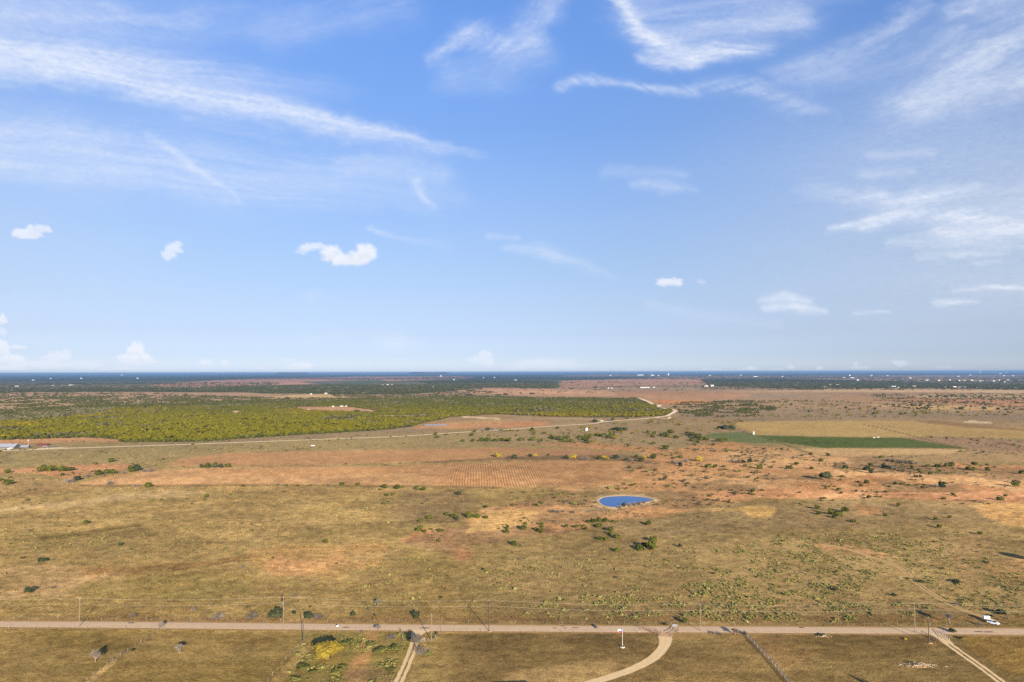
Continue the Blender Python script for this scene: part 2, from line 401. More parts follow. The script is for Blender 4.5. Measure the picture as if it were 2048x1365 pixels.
    zone([(1810, 1105), (1900, 1085), (1960, 1060), (2010, 1080), (1950, 1110), (1900, 1130)], (170, 138, 92), 30, 12, 20, 12, 44, .6)
    zone([(1628, 1088), (1650, 1084), (1700, 1090), (1790, 1112), (1760, 1118), (1690, 1106), (1640, 1100)], (186, 142, 96), 8, 4, 8, 4, 45, .85)
    zone([(1895, 1100), (1920, 1110), (1950, 1140), (1965, 1160), (1940, 1160), (1910, 1130)], (172, 136, 94), 10, 8, 10, 8, 46, .6)
    zone([(1960, 1130), (2100, 1105), (2100, 1160), (2000, 1160)], (190, 146, 96), 20, 10, 20, 10, 47, .6)
    zone([(900, 1120), (925, 1095), (950, 1105), (930, 1125)], (190, 130, 88), 8, 5, 12, 8, 48, .6)
    # pond collar of trodden pale soil
    zone([(1180, 1002), (1198, 991), (1240, 988), (1290, 990), (1325, 1000), (1300, 1008), (1262, 1016), (1225, 1020), (1195, 1014)], (196, 166, 126), 4, 2, 4, 2, 49, .95)
    zone([(1150, 1020), (1190, 1014), (1235, 1022), (1180, 1028)], (158, 136, 100), 8, 3, 6, 3, 50, .8)
    zone([(1170, 984), (1330, 984), (1340, 990), (1290, 989), (1240, 987), (1180, 989)], (150, 132, 92), 10, 2, 8, 2, 51, .7)
    # --- verge along the road and the paddocks this side of it
    mixc(sstep(486, 494, d) * (1 - sstep(499, 501, d)), (150, 116, 74), .6)
    mixc(sstep(514, 516, d) * (1 - sstep(520, 526, d)), (168, 140, 78), .5)
    below = sstep(516, 524, d)
    mixc(below * (1 - sstep(560, 620, u)), (138, 114, 62), .65)
    mixc(below * sstep(870, 930, u), (124, 101, 62), .75)
    mixc(below * sstep(.0, .3, wfield(X * .35, Y, D, 60., 200)), (116, 95, 54), .4)
    mixc(below * sstep(.0, .3, wfield(X * .3, Y, D, 50., 230)), (170, 142, 88), .45)
    zone([(1020, 1345), (1150, 1325), (1240, 1322), (1230, 1350), (1160, 1380), (980, 1380)], (172, 142, 92), 30, 12, 20, 10, 52, .8)
    zone([(1290, 1365), (1380, 1350), (1480, 1362), (1480, 1390), (1250, 1390)], (162, 134, 80), 30, 10, 20, 10, 53, .6)
    zone([(1440, 1270), (1560, 1275), (1640, 1310), (1560, 1340), (1500, 1300)], (150, 116, 72), 40, 16, 20, 14, 54, .5)
    zone([(1910, 1270), (2100, 1266), (2100, 1365), (2010, 1345), (1940, 1300)], (164, 130, 66), 10, 6, 8, 5, 55, .7)
    mv = zone([(600, 1266), (690, 1262), (805, 1262), (822, 1290), (800, 1340), (790, 1400), (560, 1400), (600, 1340), (590, 1300)], (140, 122, 68), 14, 6, 12, 8, 56, .9)
    zone([(735, 1262), (755, 1264), (752, 1290), (738, 1320), (725, 1365), (690, 1365), (700, 1330), (722, 1295)], (172, 130, 82), 8, 6, 10, 6, 57, .85)
    zone([(680, 1340), (790, 1330), (800, 1400), (680, 1400)], (140, 112, 78), 20, 8, 14, 8, 58, .6)
    zone([(235, 1316), (215, 1326), (165, 1370), (178, 1370), (232, 1326)], (188, 154, 98), 5, 3, 3, 2, 59, .8)
    zone([(625, 1282), (600, 1300), (535, 1370), (560, 1370), (610, 1312)], (170, 142, 88), 6, 4, 4, 3, 60, .7)
    zone([(860, 1250), (905, 1254), (900, 1262), (880, 1268), (860, 1266)], (184, 150, 84), 4, 2, 3, 2, 61, .8)
    zone([(885, 1262), (1000, 1263), (1000, 1268), (885, 1268)], (182, 150, 88), 10, 2, 6, 2, 62, .6)
    # --- beyond the ploughed field
    zone([(-700, 905), (0, 900), (500, 884), (900, 868), (1000, 862), (1000, 885), (700, 892), (380, 905), (300, 920), (0, 935), (-700, 935)], (160, 142, 96), 40, 8, 20, 6, 63, .7)
    zone([(235, 888), (420, 882), (620, 868), (850, 853), (905, 862), (700, 874), (500, 883), (300, 890)], (152, 132, 102), 20, 4, 8, 2, 64, .8)
    zone([(-100, 884), (0, 878), (130, 874), (245, 879), (240, 884), (150, 884), (0, 889)], (206, 152, 108), 8, 2.5, 8, 2, 65, .9)
    zone([(840, 852), (900, 845), (1000, 842), (1090, 843), (1110, 850), (1030, 854), (900, 857), (820, 857)], (204, 148, 104), 14, 3, 14, 3, 66, .9)
    zone([(1010, 846), (1090, 845), (1085, 852), (1000, 855)], (200, 138, 94), 14, 2.5, 10, 2, 67, .6)
    zone([(900, 843), (990, 840), (1060, 842), (960, 848), (890, 849)], (190, 158, 108), 10, 2, 8, 2, 68, .7)
    zone([(915, 834), (930, 832.5), (1003, 837), (1000, 839), (930, 835.5)], (236, 212, 166), 3, .8, 3, .5, 69, .9)
    zone([(1100, 836), (1280, 838), (1420, 845), (1460, 850), (1500, 880), (1300, 896), (1100, 890), (980, 884), (960, 862), (1100, 852)], (166, 142, 104), 30, 6, 16, 4, 70, .75)
    zone([(1070, 888), (1200, 886), (1330, 896), (1320, 905), (1200, 900)], (196, 140, 94), 12, 2.5, 14, 3, 71, .7)
    for i, (pl, c) in enumerate([(GREEN_L, (114, 124, 76)), (GREEN_R, (90, 104, 50)), (YELLOW_L, (188, 158, 98)), (YELLOW_R, (186, 154, 96)), (TANSTRIP, (200, 164, 114))]):
        zz = zone(pl, c, 2.5, .9, 3, .7, 80 + i, .97); det = det * (1 - .8 * zz)
    zone([(1462, 852), (1720, 848), (1760, 853), (1600, 858), (1480, 860)], (192, 154, 92), 20, 3, 14, 2, 86, .4)
    zone([(1700, 884), (1860, 884), (1900, 893), (1760, 893)], (96, 108, 58), 30, 3, 10, 2, 87, .5)
    zone([(1800, 875), (1900, 876), (2100, 884), (2100, 905), (1960, 900), (1880, 888)], (164, 132, 102), 16, 4, 12, 3, 88, .9)
    zone([(1830, 841), (1880, 843), (1960, 851), (2100, 862), (2100, 865), (1940, 856), (1870, 849), (1825, 844)], (150, 118, 82), 6, 1.2, 8, 1, 89, .8)
    zone([(1360, 820), (1600, 818), (2100, 826), (2100, 842), (1800, 838), (1460, 842), (1360, 838)], (152, 132, 104), 40, 5, 30, 4, 90, .75)
    zone([(1230, 786), (1300, 782), (1420, 783), (1520, 787), (1480, 796), (1400, 800), (1300, 798), (1240, 792)], (188, 142, 106), 20, 2.5, 26, 3, 91, .85)
    zone([(1290, 800), (1360, 800), (1430, 803), (1400, 808), (1320, 808)], (206, 136, 84), 14, 2, 14, 2, 92, .85)
    zone([(1060, 776), (1300, 774), (1500, 779), (1700, 784), (1700, 788), (1400, 784), (1200, 782), (1060, 783)], (166, 138, 108), 24, 2, 20, 1.6, 93, .8)
    zone([(960, 780), (1100, 776), (1240, 772), (1420, 770), (1440, 758), (1560, 757), (1560, 753), (1380, 754), (1120, 762), (1120, 775), (960, 776)], (194, 142, 112), 16, 1.6, 16, 1.2, 94, .85)
    zone([(900, 780), (1060, 777), (1220, 781), (1240, 792), (1120, 795), (960, 788)], (204, 156, 118), 14, 1.6, 16, 1.6, 95, .85)
    zone([(960, 790), (1160, 794), (1200, 796), (1140, 797), (960, 792)], (166, 146, 116), 10, 1, 8, .6, 96, .7)
    zone([(1470, 784), (1700, 790), (1900, 797), (2100, 799), (2100, 812), (1900, 809), (1700, 804), (1500, 798)], (186, 144, 104), 40, 3, 40, 3, 97, .5)
    zone([(1790, 799), (1960, 798), (2100, 801), (2100, 811), (1960, 811), (1820, 806)], (190, 138, 98), 20, 1.5, 20, 1.5, 98, .8)
    zone([(1800, 790), (2100, 789), (2100, 797), (1850, 796)], (206, 174, 122), 20, 1.2, 16, 1, 99, .8)
    zone([(1740, 809), (1900, 811), (2000, 815), (2000, 822), (1880, 820), (1760, 813)], (206, 168, 106), 16, 1.5, 16, 1.5, 100, .7)
    zone([(1410, 783), (1700, 780), (2100, 782), (2100, 786), (1700, 785)], (196, 166, 122), 16, .8, 16, .6, 101, .7)
    zone([(1500, 787), (1680, 790), (1650, 800), (1500, 797)], (158, 136, 112), 20, 2, 16, 2, 102, .7)
    zone([(-700, 802), (0, 800), (160, 797), (330, 790), (560, 786), (560, 806), (330, 812), (100, 816), (0, 822), (-700, 830)], (196, 164, 122), 20, 2, 20, 2, 103, .7)
    zone([(-700, 786), (0, 786), (280, 784), (420, 786), (520, 788), (430, 796), (200, 798), (0, 800), (-700, 800)], (196, 158, 122), 20, 1.6, 20, 1.4, 104, .9)
    zone([(540, 795), (580, 790.5), (650, 788.5), (700, 790), (712, 793), (680, 797), (600, 798)], (216, 182, 128), 5, .8, 6, .6, 105, .95)
    zone([(0, 777), (250, 776), (460, 777), (520, 780), (500, 784), (250, 784), (0, 782)], (90, 98, 60), 10, 1.2, 10, .8, 106, .9)
    zone([(280, 770), (400, 763), (520, 757), (760, 753), (950, 753), (940, 758), (800, 762), (700, 764), (640, 772), (480, 772), (330, 775)], (196, 140, 118), 10, 1.2, 16, 1, 107, .85)
    zone([(600, 764), (760, 760), (780, 766), (660, 772)], (84, 96, 72), 10, 1, 10, 1, 108, .8)
    zone([(1120, 751), (1200, 750), (1560, 752), (2100, 750), (2100, 756), (1600, 757), (1300, 755), (1130, 755)], (190, 150, 126), 14, .8, 16, .7, 109, .75)
    zone([(1560, 757), (1900, 756), (2100, 758), (2100, 763), (1800, 763), (1560, 761)], (182, 150, 124), 14, 1, 16, .8, 110, .8)
    for pl in FORESTS: zone(pl[0], pl[3], 6, 1.6, 10, 2, 120, .95)
    zone(CLEAR1, (208, 160, 118), 4, .8, 3, .6, 130); zone(CLEAR2, (214, 184, 140), 2, 1, 2, .7, 131); zone(CLEAR3, (222, 200, 160), 4, .5, 5, .5, 132, .9)
    zone([(104, 826), (146, 822.5), (146, 824.5), (106, 828)], (206, 176, 134), 2, .8, 2, .5, 133, .9)
    zone([(1925, 845), (1940, 842), (1985, 845), (1984, 847), (1930, 846.5)], (226, 206, 168), 2, .7, 3, .6, 134, .9)
    # hedge and fence lines that show as dark seams of weeds
    for ln, w, c, f in [([(1480, 862), (1510, 870), (1560, 886), (1605, 901), (1640, 921)], 1.6, (96, 84, 60), .7), ([(1440, 846), (1480, 862)], 1.5, (120, 104, 80), .6),
                        ([(1723, 848), (1790, 863), (1870, 884), (1915, 896), (1990, 906), (2100, 918)], 1.6, (100, 84, 56), .75)]:
        mixc(linemask(ln, u, v, w, 3.0), c, f)
    det = det * np.where(d > 520, .6, 1.0)
    # fine speckle between the survey's own octaves, everywhere
    j = 1 + .09 * mid * near + .08 * mid2 * near + .14 * wfield(X, Y, D, 2200., 300) * (1 - near) * sstep(10, 40, d) + .20 * (fbm(u / 11, v / 3.0, 310, 3, .7) - .5) * 2 * (.35 + .65 * near) + .10 * (fbm(u / 60, v / 5.0, 330, 3) - .5) * 2 * near
    col = col * j[..., None]
    col = col * .90 + col.mean(-1, keepdims=True) * .10
    col = col * np.array([1.052, 1.018, .985]) * (1 + .045 * sstep(360, 300, d) * sstep(60, 120, d))[..., None]
    return np.clip(col, 0, 255), det, fur

# (polygon, kind, share of ground covered by crowns, colour of what lies between the crowns)
FORESTS = [
    (FOREST_MAIN, 'green', 1.0, (96, 98, 44)),
    ([(-700, 838), (0, 832), (60, 826), (110, 822), (150, 818), (230, 816), (220, 825), (130, 836), (60, 842), (0, 845), (-700, 860)], 'grey', .9, (92, 90, 66)),
    ([(-700, 826), (0, 820), (120, 815), (330, 808), (560, 800), (640, 801), (560, 808), (330, 814), (160, 818), (0, 834), (-700, 845)], 'dark', .55, (128, 116, 78)),
    ([(-700, 777), (0, 777), (250, 776), (520, 778), (500, 784), (0, 785), (-700, 785)], 'green', .8, (88, 94, 52)),
    ([(440, 774), (640, 770), (900, 770), (960, 776), (900, 783), (800, 789), (720, 789), (520, 787), (400, 780)], 'dark', .85, (84, 92, 60)),
    ([(840, 764), (1020, 760), (1110, 764), (1120, 774), (1110, 777), (950, 776), (880, 772)], 'dark', .9, (78, 88, 58)),
    ([(1405, 758), (1560, 757), (1700, 761), (1840, 766), (2100, 770), (2100, 780), (1840, 777), (1600, 778), (1420, 772)], 'dark', .85, (84, 86, 64)),
]

def forest_density(u, v, kinds=None):
    out = np.zeros(u.shape)
    for i, (pl, kd, cov, _) in enumerate(FORESTS):
        if kinds and kd not in kinds: continue
        out = np.maximum(out, cov * polymask(pl, u, v, 3, 1.0, 10, 2, 120))
    for pl in (CLEAR1, CLEAR2, CLEAR3, [(104, 826), (146, 822), (146, 825), (106, 828)]):
        out = out * (1 - polymask(pl, u, v, 3, .8, 3, .6, 130))
    return out

# ---------------------------------------------------------------- the ground
def build_ground():
    ds = np.concatenate([np.arange(1500, 640, -25), np.arange(640, 60, -2.0), np.arange(60, 20, -1.0), np.arange(20, 1.7, -.5)])
    us = np.concatenate([np.arange(-1400, 0, 14), np.arange(0, 2049, 3.0), np.arange(2062, 3450, 14)])
    U, Dd = np.meshgrid(us, ds); V = vh(U) + Dd
    XY = unproj(U, V); X, Y = XY[..., 0], XY[..., 1]
    col, det, fur = survey(U, V, X, Y)
    verts = np.stack([X.ravel(), Y.ravel(), np.zeros(X.size)], 1)
    q = grid_quads(*X.shape)
    m, nt, b = new_mat('ground_grass_and_soil'); N, L = nt.nodes, nt.links
    o = big_mesh('ground', verts, q, m); struct(o)
    me = o.data
    a = me.attributes.new('col', 'FLOAT_COLOR', 'POINT'); rgba = np.ones((X.size, 4), np.float32); rgba[:, :3] = albedo(col).reshape(-1, 3)
    a.data.foreach_set('color', rgba.ravel())
    a = me.attributes.new('ctl', 'FLOAT_COLOR', 'POINT'); c = np.ones((X.size, 4), np.float32); c[:, 0] = det.ravel(); c[:, 1] = fur.ravel()
    a.data.foreach_set('color', c.ravel())
    geo = N.new('ShaderNodeNewGeometry'); at = N.new('ShaderNodeAttribute'); at.attribute_name = 'col'
    ac = N.new('ShaderNodeAttribute'); ac.attribute_name = 'ctl'; sc = N.new('ShaderNodeSeparateColor'); L.new(ac.outputs['Color'], sc.inputs[0])
    pos = geo.outputs['Position']
    def noise(scale, detail=3, rough=.6, dist=0.0):
        n = N.new('ShaderNodeTexNoise'); n.inputs['Scale'].default_value = scale; n.inputs['Detail'].default_value = detail
        n.inputs['Roughness'].default_value = rough; n.inputs['Distortion'].default_value = dist; L.new(pos, n.inputs['Vector']); return n.outputs['Fac']
    def mr(x, a0, a1, b0, b1):
        r = N.new('ShaderNodeMapRange'); L.new(x, r.inputs[0])
        for i, t in zip((1, 2, 3, 4), (a0, a1, b0, b1)): r.inputs[i].default_value = t
        return r.outputs[0]
    def math_(op, x, y):
        n = N.new('ShaderNodeMath'); n.operation = op
        for i, t in enumerate((x, y)):
            if isinstance(t, (int, float)): n.inputs[i].default_value = t
            else: L.new(t, n.inputs[i])
        return n.outputs[0]
    g1 = mr(noise(1.1, 4, .7), .25, .75, -.70, .62)       # tussocks
    g2 = mr(noise(.20, 5, .72, .3), .3, .7, -.34, .32)    # patches of a few metres
    g3 = mr(noise(.02, 4, .65, .5), .3, .7, -.08, .08)
    s = math_('ADD', math_('ADD', g1, g2), g3)
    s = math_('MULTIPLY', s, mr(sc.outputs[0], 0, 1, .3, 1.0))
    wv = N.new('ShaderNodeTexWave'); wv.inputs['Scale'].default_value = 0.125; wv.inputs['Distortion'].default_value = 9.0; wv.inputs['Detail'].default_value = 2
    wv.inputs['Detail Scale'].default_value = .12
    mp = N.new('ShaderNodeMapping'); mp.inputs['Rotation'].default_value = (0, 0, math.radians(-8)); mp.inputs['Scale'].default_value = (1, .35, 1)
    L.new(pos, mp.inputs[0]); L.new(mp.outputs[0], wv.inputs['Vector'])
    w = math_('MULTIPLY', mr(wv.outputs['Fac'], 0, 1, -.16, .09), sc.outputs[1]); s = math_('ADD', s, w)
    s = math_('ADD', s, 1.0)
    sm = N.new('ShaderNodeVectorMath'); sm.operation = 'SCALE'; L.new(at.outputs['Color'], sm.inputs[0]); L.new(s, sm.inputs['Scale'])
    # hue drift: straw <-> green blades
    hs = N.new('ShaderNodeMix'); hs.data_type = 'RGBA'; hs.blend_type = 'MULTIPLY'; hs.inputs['B'].default_value = (.96, .99, .86, 1)
    L.new(sm.outputs[0], hs.inputs['A']); L.new(math_('MULTIPLY', mr(noise(.35, 3, .6), .5, .72, 0, .4), sc.outputs[0]), hs.inputs['Factor'])
    L.new(hs.outputs['Result'], b.inputs['Base Color'])
    bp = N.new('ShaderNodeBump'); bp.inputs['Strength'].default_value = .7; bp.inputs['Distance'].default_value = .40
    L.new(math_('ADD', noise(1.6, 4, .7), math_('MULTIPLY', wv.outputs['Fac'], math_('MULTIPLY', sc.outputs[1], .8))), bp.inputs['Height'])
    L.new(bp.outputs[0], b.inputs['Normal'])
    b.inputs['Roughness'].default_value = 1.0; b.inputs['Specular IOR Level'].default_value = 0.0
    # the country outside the surveyed fan
    g = mesh_obj('terrain_beyond', [(-160000, -60000, -.6), (160000, -60000, -.6), (160000, 110000, -.6), (-160000, 110000, -.6)], [(0, 1, 2, 3)], rough_mat('far_pasture', (150, 128, 78), .25, .004, coord='Object'))
    struct(g)
    return o
build_ground()

# ---------------------------------------------------------------- haze
def build_haze():
    mb = MB().box((0, 24000, 57.5), (160000, 150000, 119.0))
    m = bpy.data.materials.new('air_haze'); m.use_nodes = True; nt = m.node_tree; nt.nodes.remove(nt.nodes['Principled BSDF'])
    v = nt.nodes.new('ShaderNodeVolumePrincipled'); v.inputs['Color'].default_value = (.17, .30, .52, 1)
    v.inputs['Density'].default_value = 4.2e-5; v.inputs['Anisotropy'].default_value = 0.0
    nt.links.new(v.outputs[0], nt.nodes['Material Output'].inputs['Volume'])
    o = mb.build('haze', m); stuff(o)
    return o
build_haze()

# ---------------------------------------------------------------- clouds high in the sky
def build_clouds():
    us = np.concatenate([np.arange(-1100, -40, 20), np.arange(-40, 2090, 4.0), np.arange(2100, 3150, 20)])
    vs_ = np.concatenate([np.arange(-900, -20, 20), np.arange(-20, 741, 4.0)])
    U, V = np.meshgrid(us, vs_)
    wu = (fbm(U / 160, V / 60, 500, 4) - .5); wv = (fbm(U / 160, V / 60, 520, 4) - .5)
    W1, W2 = U + 46 * wu, V + 30 * wv
    mu_, mv_ = 26 * (fbm(U / 46, V / 22, 540, 5, .66) - .5), 20 * (fbm(U / 46, V / 22, 560, 5, .66) - .5)
    cov = np.zeros(U.shape)
    def streak(line, w, a, seed, along=170., across=7., k=1.0, fib=.66, pw=1.0, warp=1.0, comb=0.0):
        across = across * 1.1; w = [x * 1.15 for x in w]
        nonlocal cov
        L = np.array(line, float); mk = min(1.6, .25 + max(w) / 16.0); x = U + (W1 - U) * warp + mu_ * mk; y = V + (W2 - V) * warp + mv_ * mk
        d, t = pdist(L, x, y)
        ang = math.atan2(L[-1][1] - L[0][1], L[-1][0] - L[0][0]) + comb
        s = U * math.cos(ang) + V * math.sin(ang); q = -U * math.sin(ang) + V * math.cos(ang)
        f = .62 * fbm(s / (along * 1.7) + wu * 1.6, q / across + 3.0 * wv, seed, 5, .6) + .38 * fbm(s / (along * .6) + wu, q / (across * 2.6) + 2 * wv, seed + 300, 5, .6)
        ww = np.interp(t, np.linspace(0, 1, len(w)), w); aa = np.interp(t, np.linspace(0, 1, len(a)), a) if isinstance(a, (list, tuple)) else a
        g = np.exp(-(d / ww) ** 2)
        c = aa * g * ((1 - fib) + fib * np.clip((f - .30) * 2.7, 0, 1.5)) ** pw
        cov = 1 - (1 - cov) * (1 - np.clip(c, 0, .97))
    # long left-hand bands
    streak([(-300, 70), (0, 95), (200, 118), (400, 150), (560, 170), (760, 180)], [60, 40, 34, 30, 26, 14], [.6, .74, .68, .46, .26, 0], 1)
    streak([(-300, 90), (0, 118), (200, 150), (400, 202), (600, 232), (760, 272), (860, 296), (950, 312)], [40, 22, 22, 26, 30, 24, 16, 8], [.6, .66, .66, .72, .76, .76, .7, .1], 2, fib=.55)
    streak([(-300, 120), (0, 150), (120, 172), (180, 200)], [30, 16, 12, 9], [.3, .3, .3, 0], 3)
    streak([(-300, 240), (0, 275), (200, 300), (450, 330), (700, 352), (900, 388)], [80, 52, 46, 50, 40, 30], [.42, .42, .42, .36, .34, .12], 4, 220, 9)
    streak([(0, 320), (200, 345), (420, 375), (640, 400), (860, 414)], [30, 28, 30, 24, 16], [.28, .32, .26, .22, .1], 5, 220, 7)
    streak([(300, 275), (370, 318), (425, 360), (462, 385), (482, 412)], [10, 9, 7, 5, 4], [.2, .42, .42, .3, .1], 6, 100, 6, warp=.3, fib=.3)
    streak([(835, 368), (850, 395), (868, 414)], [10, 7, 5], .35, 7, 60, 5, warp=.4, fib=.3)
    streak([(690, 330), (820, 335), (880, 350)], [20, 26, 20], .25, 8)
    streak([(-100, 10), (150, 25), (420, 40), (600, 30)], [50, 55, 50, 30], [.45, .36, .25, .1], 9, 160, 20)
    streak([(560, 60), (680, 20), (800, 0)], [40, 40, 40], .2, 10, 120, 14)
    streak([(865, 125), (900, 95), (930, 68), (975, 85), (1030, 98), (1090, 78)], [12, 16, 22, 26, 24, 16], [.3, .55, .5, .5, .45, .25], 11, 80, 7, comb=-.5, fib=.8)
    streak([(900, 150), (1000, 150), (1080, 110)], [22, 28, 30], .22, 12, 100, 12)
    streak([(1050, 60), (1090, 20), (1100, -40)], [24, 28, 28], .35, 13, 90, 10)
    cov = 1 - (1 - cov) * (1 - .26 * sstep(60, 330, V) * sstep(1150, 2000, U) * sstep(742, 560, V) * (.75 + .5 * fbm(U / 300, V / 60, 610, 4)))  # broad thin veil added to brighten the dim sky on the right
    cov = 1 - (1 - cov) * (1 - .10 * sstep(620, 0, U) * (.6 + .8 * fbm(U / 260, V / 50, 620, 4)))  # faint veil added to lift the brightness of the left sky
    # right-hand hooks and veils
    streak([(1232, -10), (1252, 30), (1285, 62), (1330, 92), (1380, 108), (1440, 104), (1500, 96), (1550, 92)], [12, 15, 17, 17, 15, 13, 12, 8], [.7, .85, .9, .9, .85, .8, .6, .2], 14, 110, 4.5, warp=.35, fib=.6, comb=-.2)
    streak([(1290, 118), (1340, 128), (1390, 124), (1440, 116)], [10, 11, 10, 6], [.5, .7, .6, .2], 15, 60, 5, warp=.3, fib=.5)
    streak([(1260, 5), (1400, 25), (1560, 10), (1700, -30)], [40, 46, 44, 34], [.34, .36, .32, .2], 16, 200, 8)
    streak([(1330, 70), (1450, 62), (1600, 30)], [26, 28, 26], .35, 17, 200, 9)
    streak([(1130, 172), (1160, 160), (1195, 164), (1240, 168), (1300, 180), (1392, 184)], [8, 9, 6, 6, 8, 9], [.35, .62, .5, .55, .35, .5], 18, 50, 5, warp=.5, fib=.75, comb=.5)
    streak([(1405, 172), (1480, 170), (1530, 190), (1580, 210), (1670, 226)], [12, 16, 16, 14, 9], [.2, .4, .36, .3, .1], 19, 90, 8, warp=.8, fib=.8, comb=-.5)
    streak([(1560, 145), (1660, 110), (1740, 75), (1810, 40), (1860, 10)], [26, 24, 20, 18, 16], [.25, .34, .42, .42, .3], 20, 150, 9)
    streak([(1620, 160), (1780, 120), (1900, 60)], [30, 30, 30], .2, 21, 180, 12)
    streak([(1790, 210), (1870, 160), (1960, 110), (2060, 40), (2300, -60)], [40, 56, 60, 54, 60], [.35, .5, .52, .5, .4], 22, 160, 11)
    streak([(1830, 215), (1950, 180), (2060, 150), (2300, 100)], [26, 34, 40, 50], [.35, .48, .5, .4], 23, 180, 9)
    streak([(1900, 20), (1960, 5), (2020, -20)], [14, 14, 14], .5, 24, 90, 7)
    streak([(1210, 345), (1290, 350), (1380, 352)], [12, 12, 10], .16, 25, 120, 6)
    streak([(1262, 372), (1320, 372), (1395, 380)], [8, 10, 6], [.3, .5, .2], 26, 60, 5, warp=.4)
    streak([(1610, 385), (1700, 392), (1790, 398), (1880, 388), (1960, 372)], [14, 16, 12, 12, 9], [.2, .34, .62, .66, .3], 27, 110, 5, warp=.6, fib=.65, comb=-.15)
    streak([(1655, 458), (1720, 452), (1790, 428), (1850, 424), (1900, 432), (2080, 448)], [7, 11, 13, 12, 12, 14], [.5, .72, .74, .74, .6, .5], 28, 80, 5, warp=.6, fib=.7, comb=-.25)
    streak([(1880, 466), (1960, 462), (2080, 456)], [12, 14, 14], .6, 29, 80, 5, warp=.5)
    streak([(1770, 492), (1850, 484), (1960, 482), (2060, 486)], [8, 13, 13, 12], [.3, .5, .45, .35], 30, 120, 6)
    streak([(1850, 430), (1950, 412), (2080, 392), (2300, 370)], [24, 30, 34, 40], [.15, .3, .42, .4], 31, 170, 9)
    streak([(1835, 512), (1930, 508), (2020, 508)], [5, 6, 4], [.3, .6, .3], 32, 80, 4, warp=.2)
    streak([(1950, 526), (2000, 524)], [3.5, 3], .4, 33, 80, 4, warp=.2)
    streak([(1720, 346), (1830, 342)], [8, 6], .28, 34, 110, 5, warp=.5); streak([(1740, 312), (1870, 308)], [8, 6], .25, 35, 110, 5, warp=.5)
    streak([(1520, 598), (1570, 592), (1620, 600)], [6, 9, 7], [.4, .75, .4], 36, 60, 4, warp=.2, fib=.4)
    streak([(1530, 614), (1590, 614), (1650, 622)], [6, 8, 5], [.5, .7, .4], 37, 60, 4, warp=.2, fib=.4)
    streak([(1905, 580), (1970, 576), (2080, 574)], [4, 5, 5], [.3, .65, .5], 38, 90, 4, warp=.15, fib=.4)
    streak([(1868, 606), (1910, 603), (1955, 602)], [5, 5, 3], [.4, .6, .3], 39, 60, 4, warp=.15, fib=.4)
    streak([(1712, 627), (1780, 623)], [3.5, 3], .4, 40, 60, 4, warp=.15)
    streak([(975, 471), (1035, 474)], [6, 5], .3, 41, 50, 5, warp=.2); streak([(1005, 495), (1070, 503), (1140, 524), (1230, 552)], [6, 10, 9, 6], [.25, .36, .26, .08], 42, 80, 6, warp=.5)
    streak([(740, 460), (800, 475), (900, 492)], [4, 5, 8], [.3, .16, .08], 43, 80, 5, warp=.2)
    streak([(1300, 620), (1450, 640), (1560, 650)], [12, 10, 8], .13, 44); streak([(750, 682), (800, 684), (840, 690)], [8, 14, 10], [.2, .36, .1], 45, 60, 8, warp=.3)
    streak([(600, 676), (760, 668)], [10, 8], .1, 46); streak([(1020, 738), (1080, 728), (1140, 726)], [8, 9, 7], [.25, .6, .3], 47, 60, 9, warp=.2, fib=.3)
    streak([(620, 595), (640, 590)], [10, 7], .16, 48, 30, 8, warp=.2)
    # outside the view the same kind of thin cirrus goes on
    outm = np.clip(sstep(-150, -500, U) + sstep(2200, 2550, U) + sstep(-120, -400, V), 0, 1) * sstep(740, 400, V)
    f = fbm(U / 420, V / 70, 700, 5, .6); cov = np.maximum(cov, outm * np.clip((f - .48) * 2.2, 0, .5))
    # cumulus puffs
    cum = np.zeros(U.shape); shade = np.zeros(U.shape)
    def puff(cx, cy, rx, ry, a=1.0, seed=0, edge=.35):
        nonlocal cum, shade
        m = (abs(U - cx) < rx * 2.2) & (abs(V - cy) < ry * 2.6)
        x = (U[m] - cx) / rx; y = (V[m] - cy) / ry
        n = fbm(U[m] / (max(rx, 6) * .45), V[m] / (max(ry, 5) * .5), 900 + seed, 4, .55) - .5
        r = np.hypot(x, np.where(y > 0, y * 1.5, y)) + n * 1.1
        c = a * sstep(1.0 + edge * .5, 1.0 - edge, r)
        shade[m] = np.where(c > cum[m], np.clip(y * .5 + .25 + n, 0, 1), shade[m]); cum[m] = np.maximum(cum[m], c)
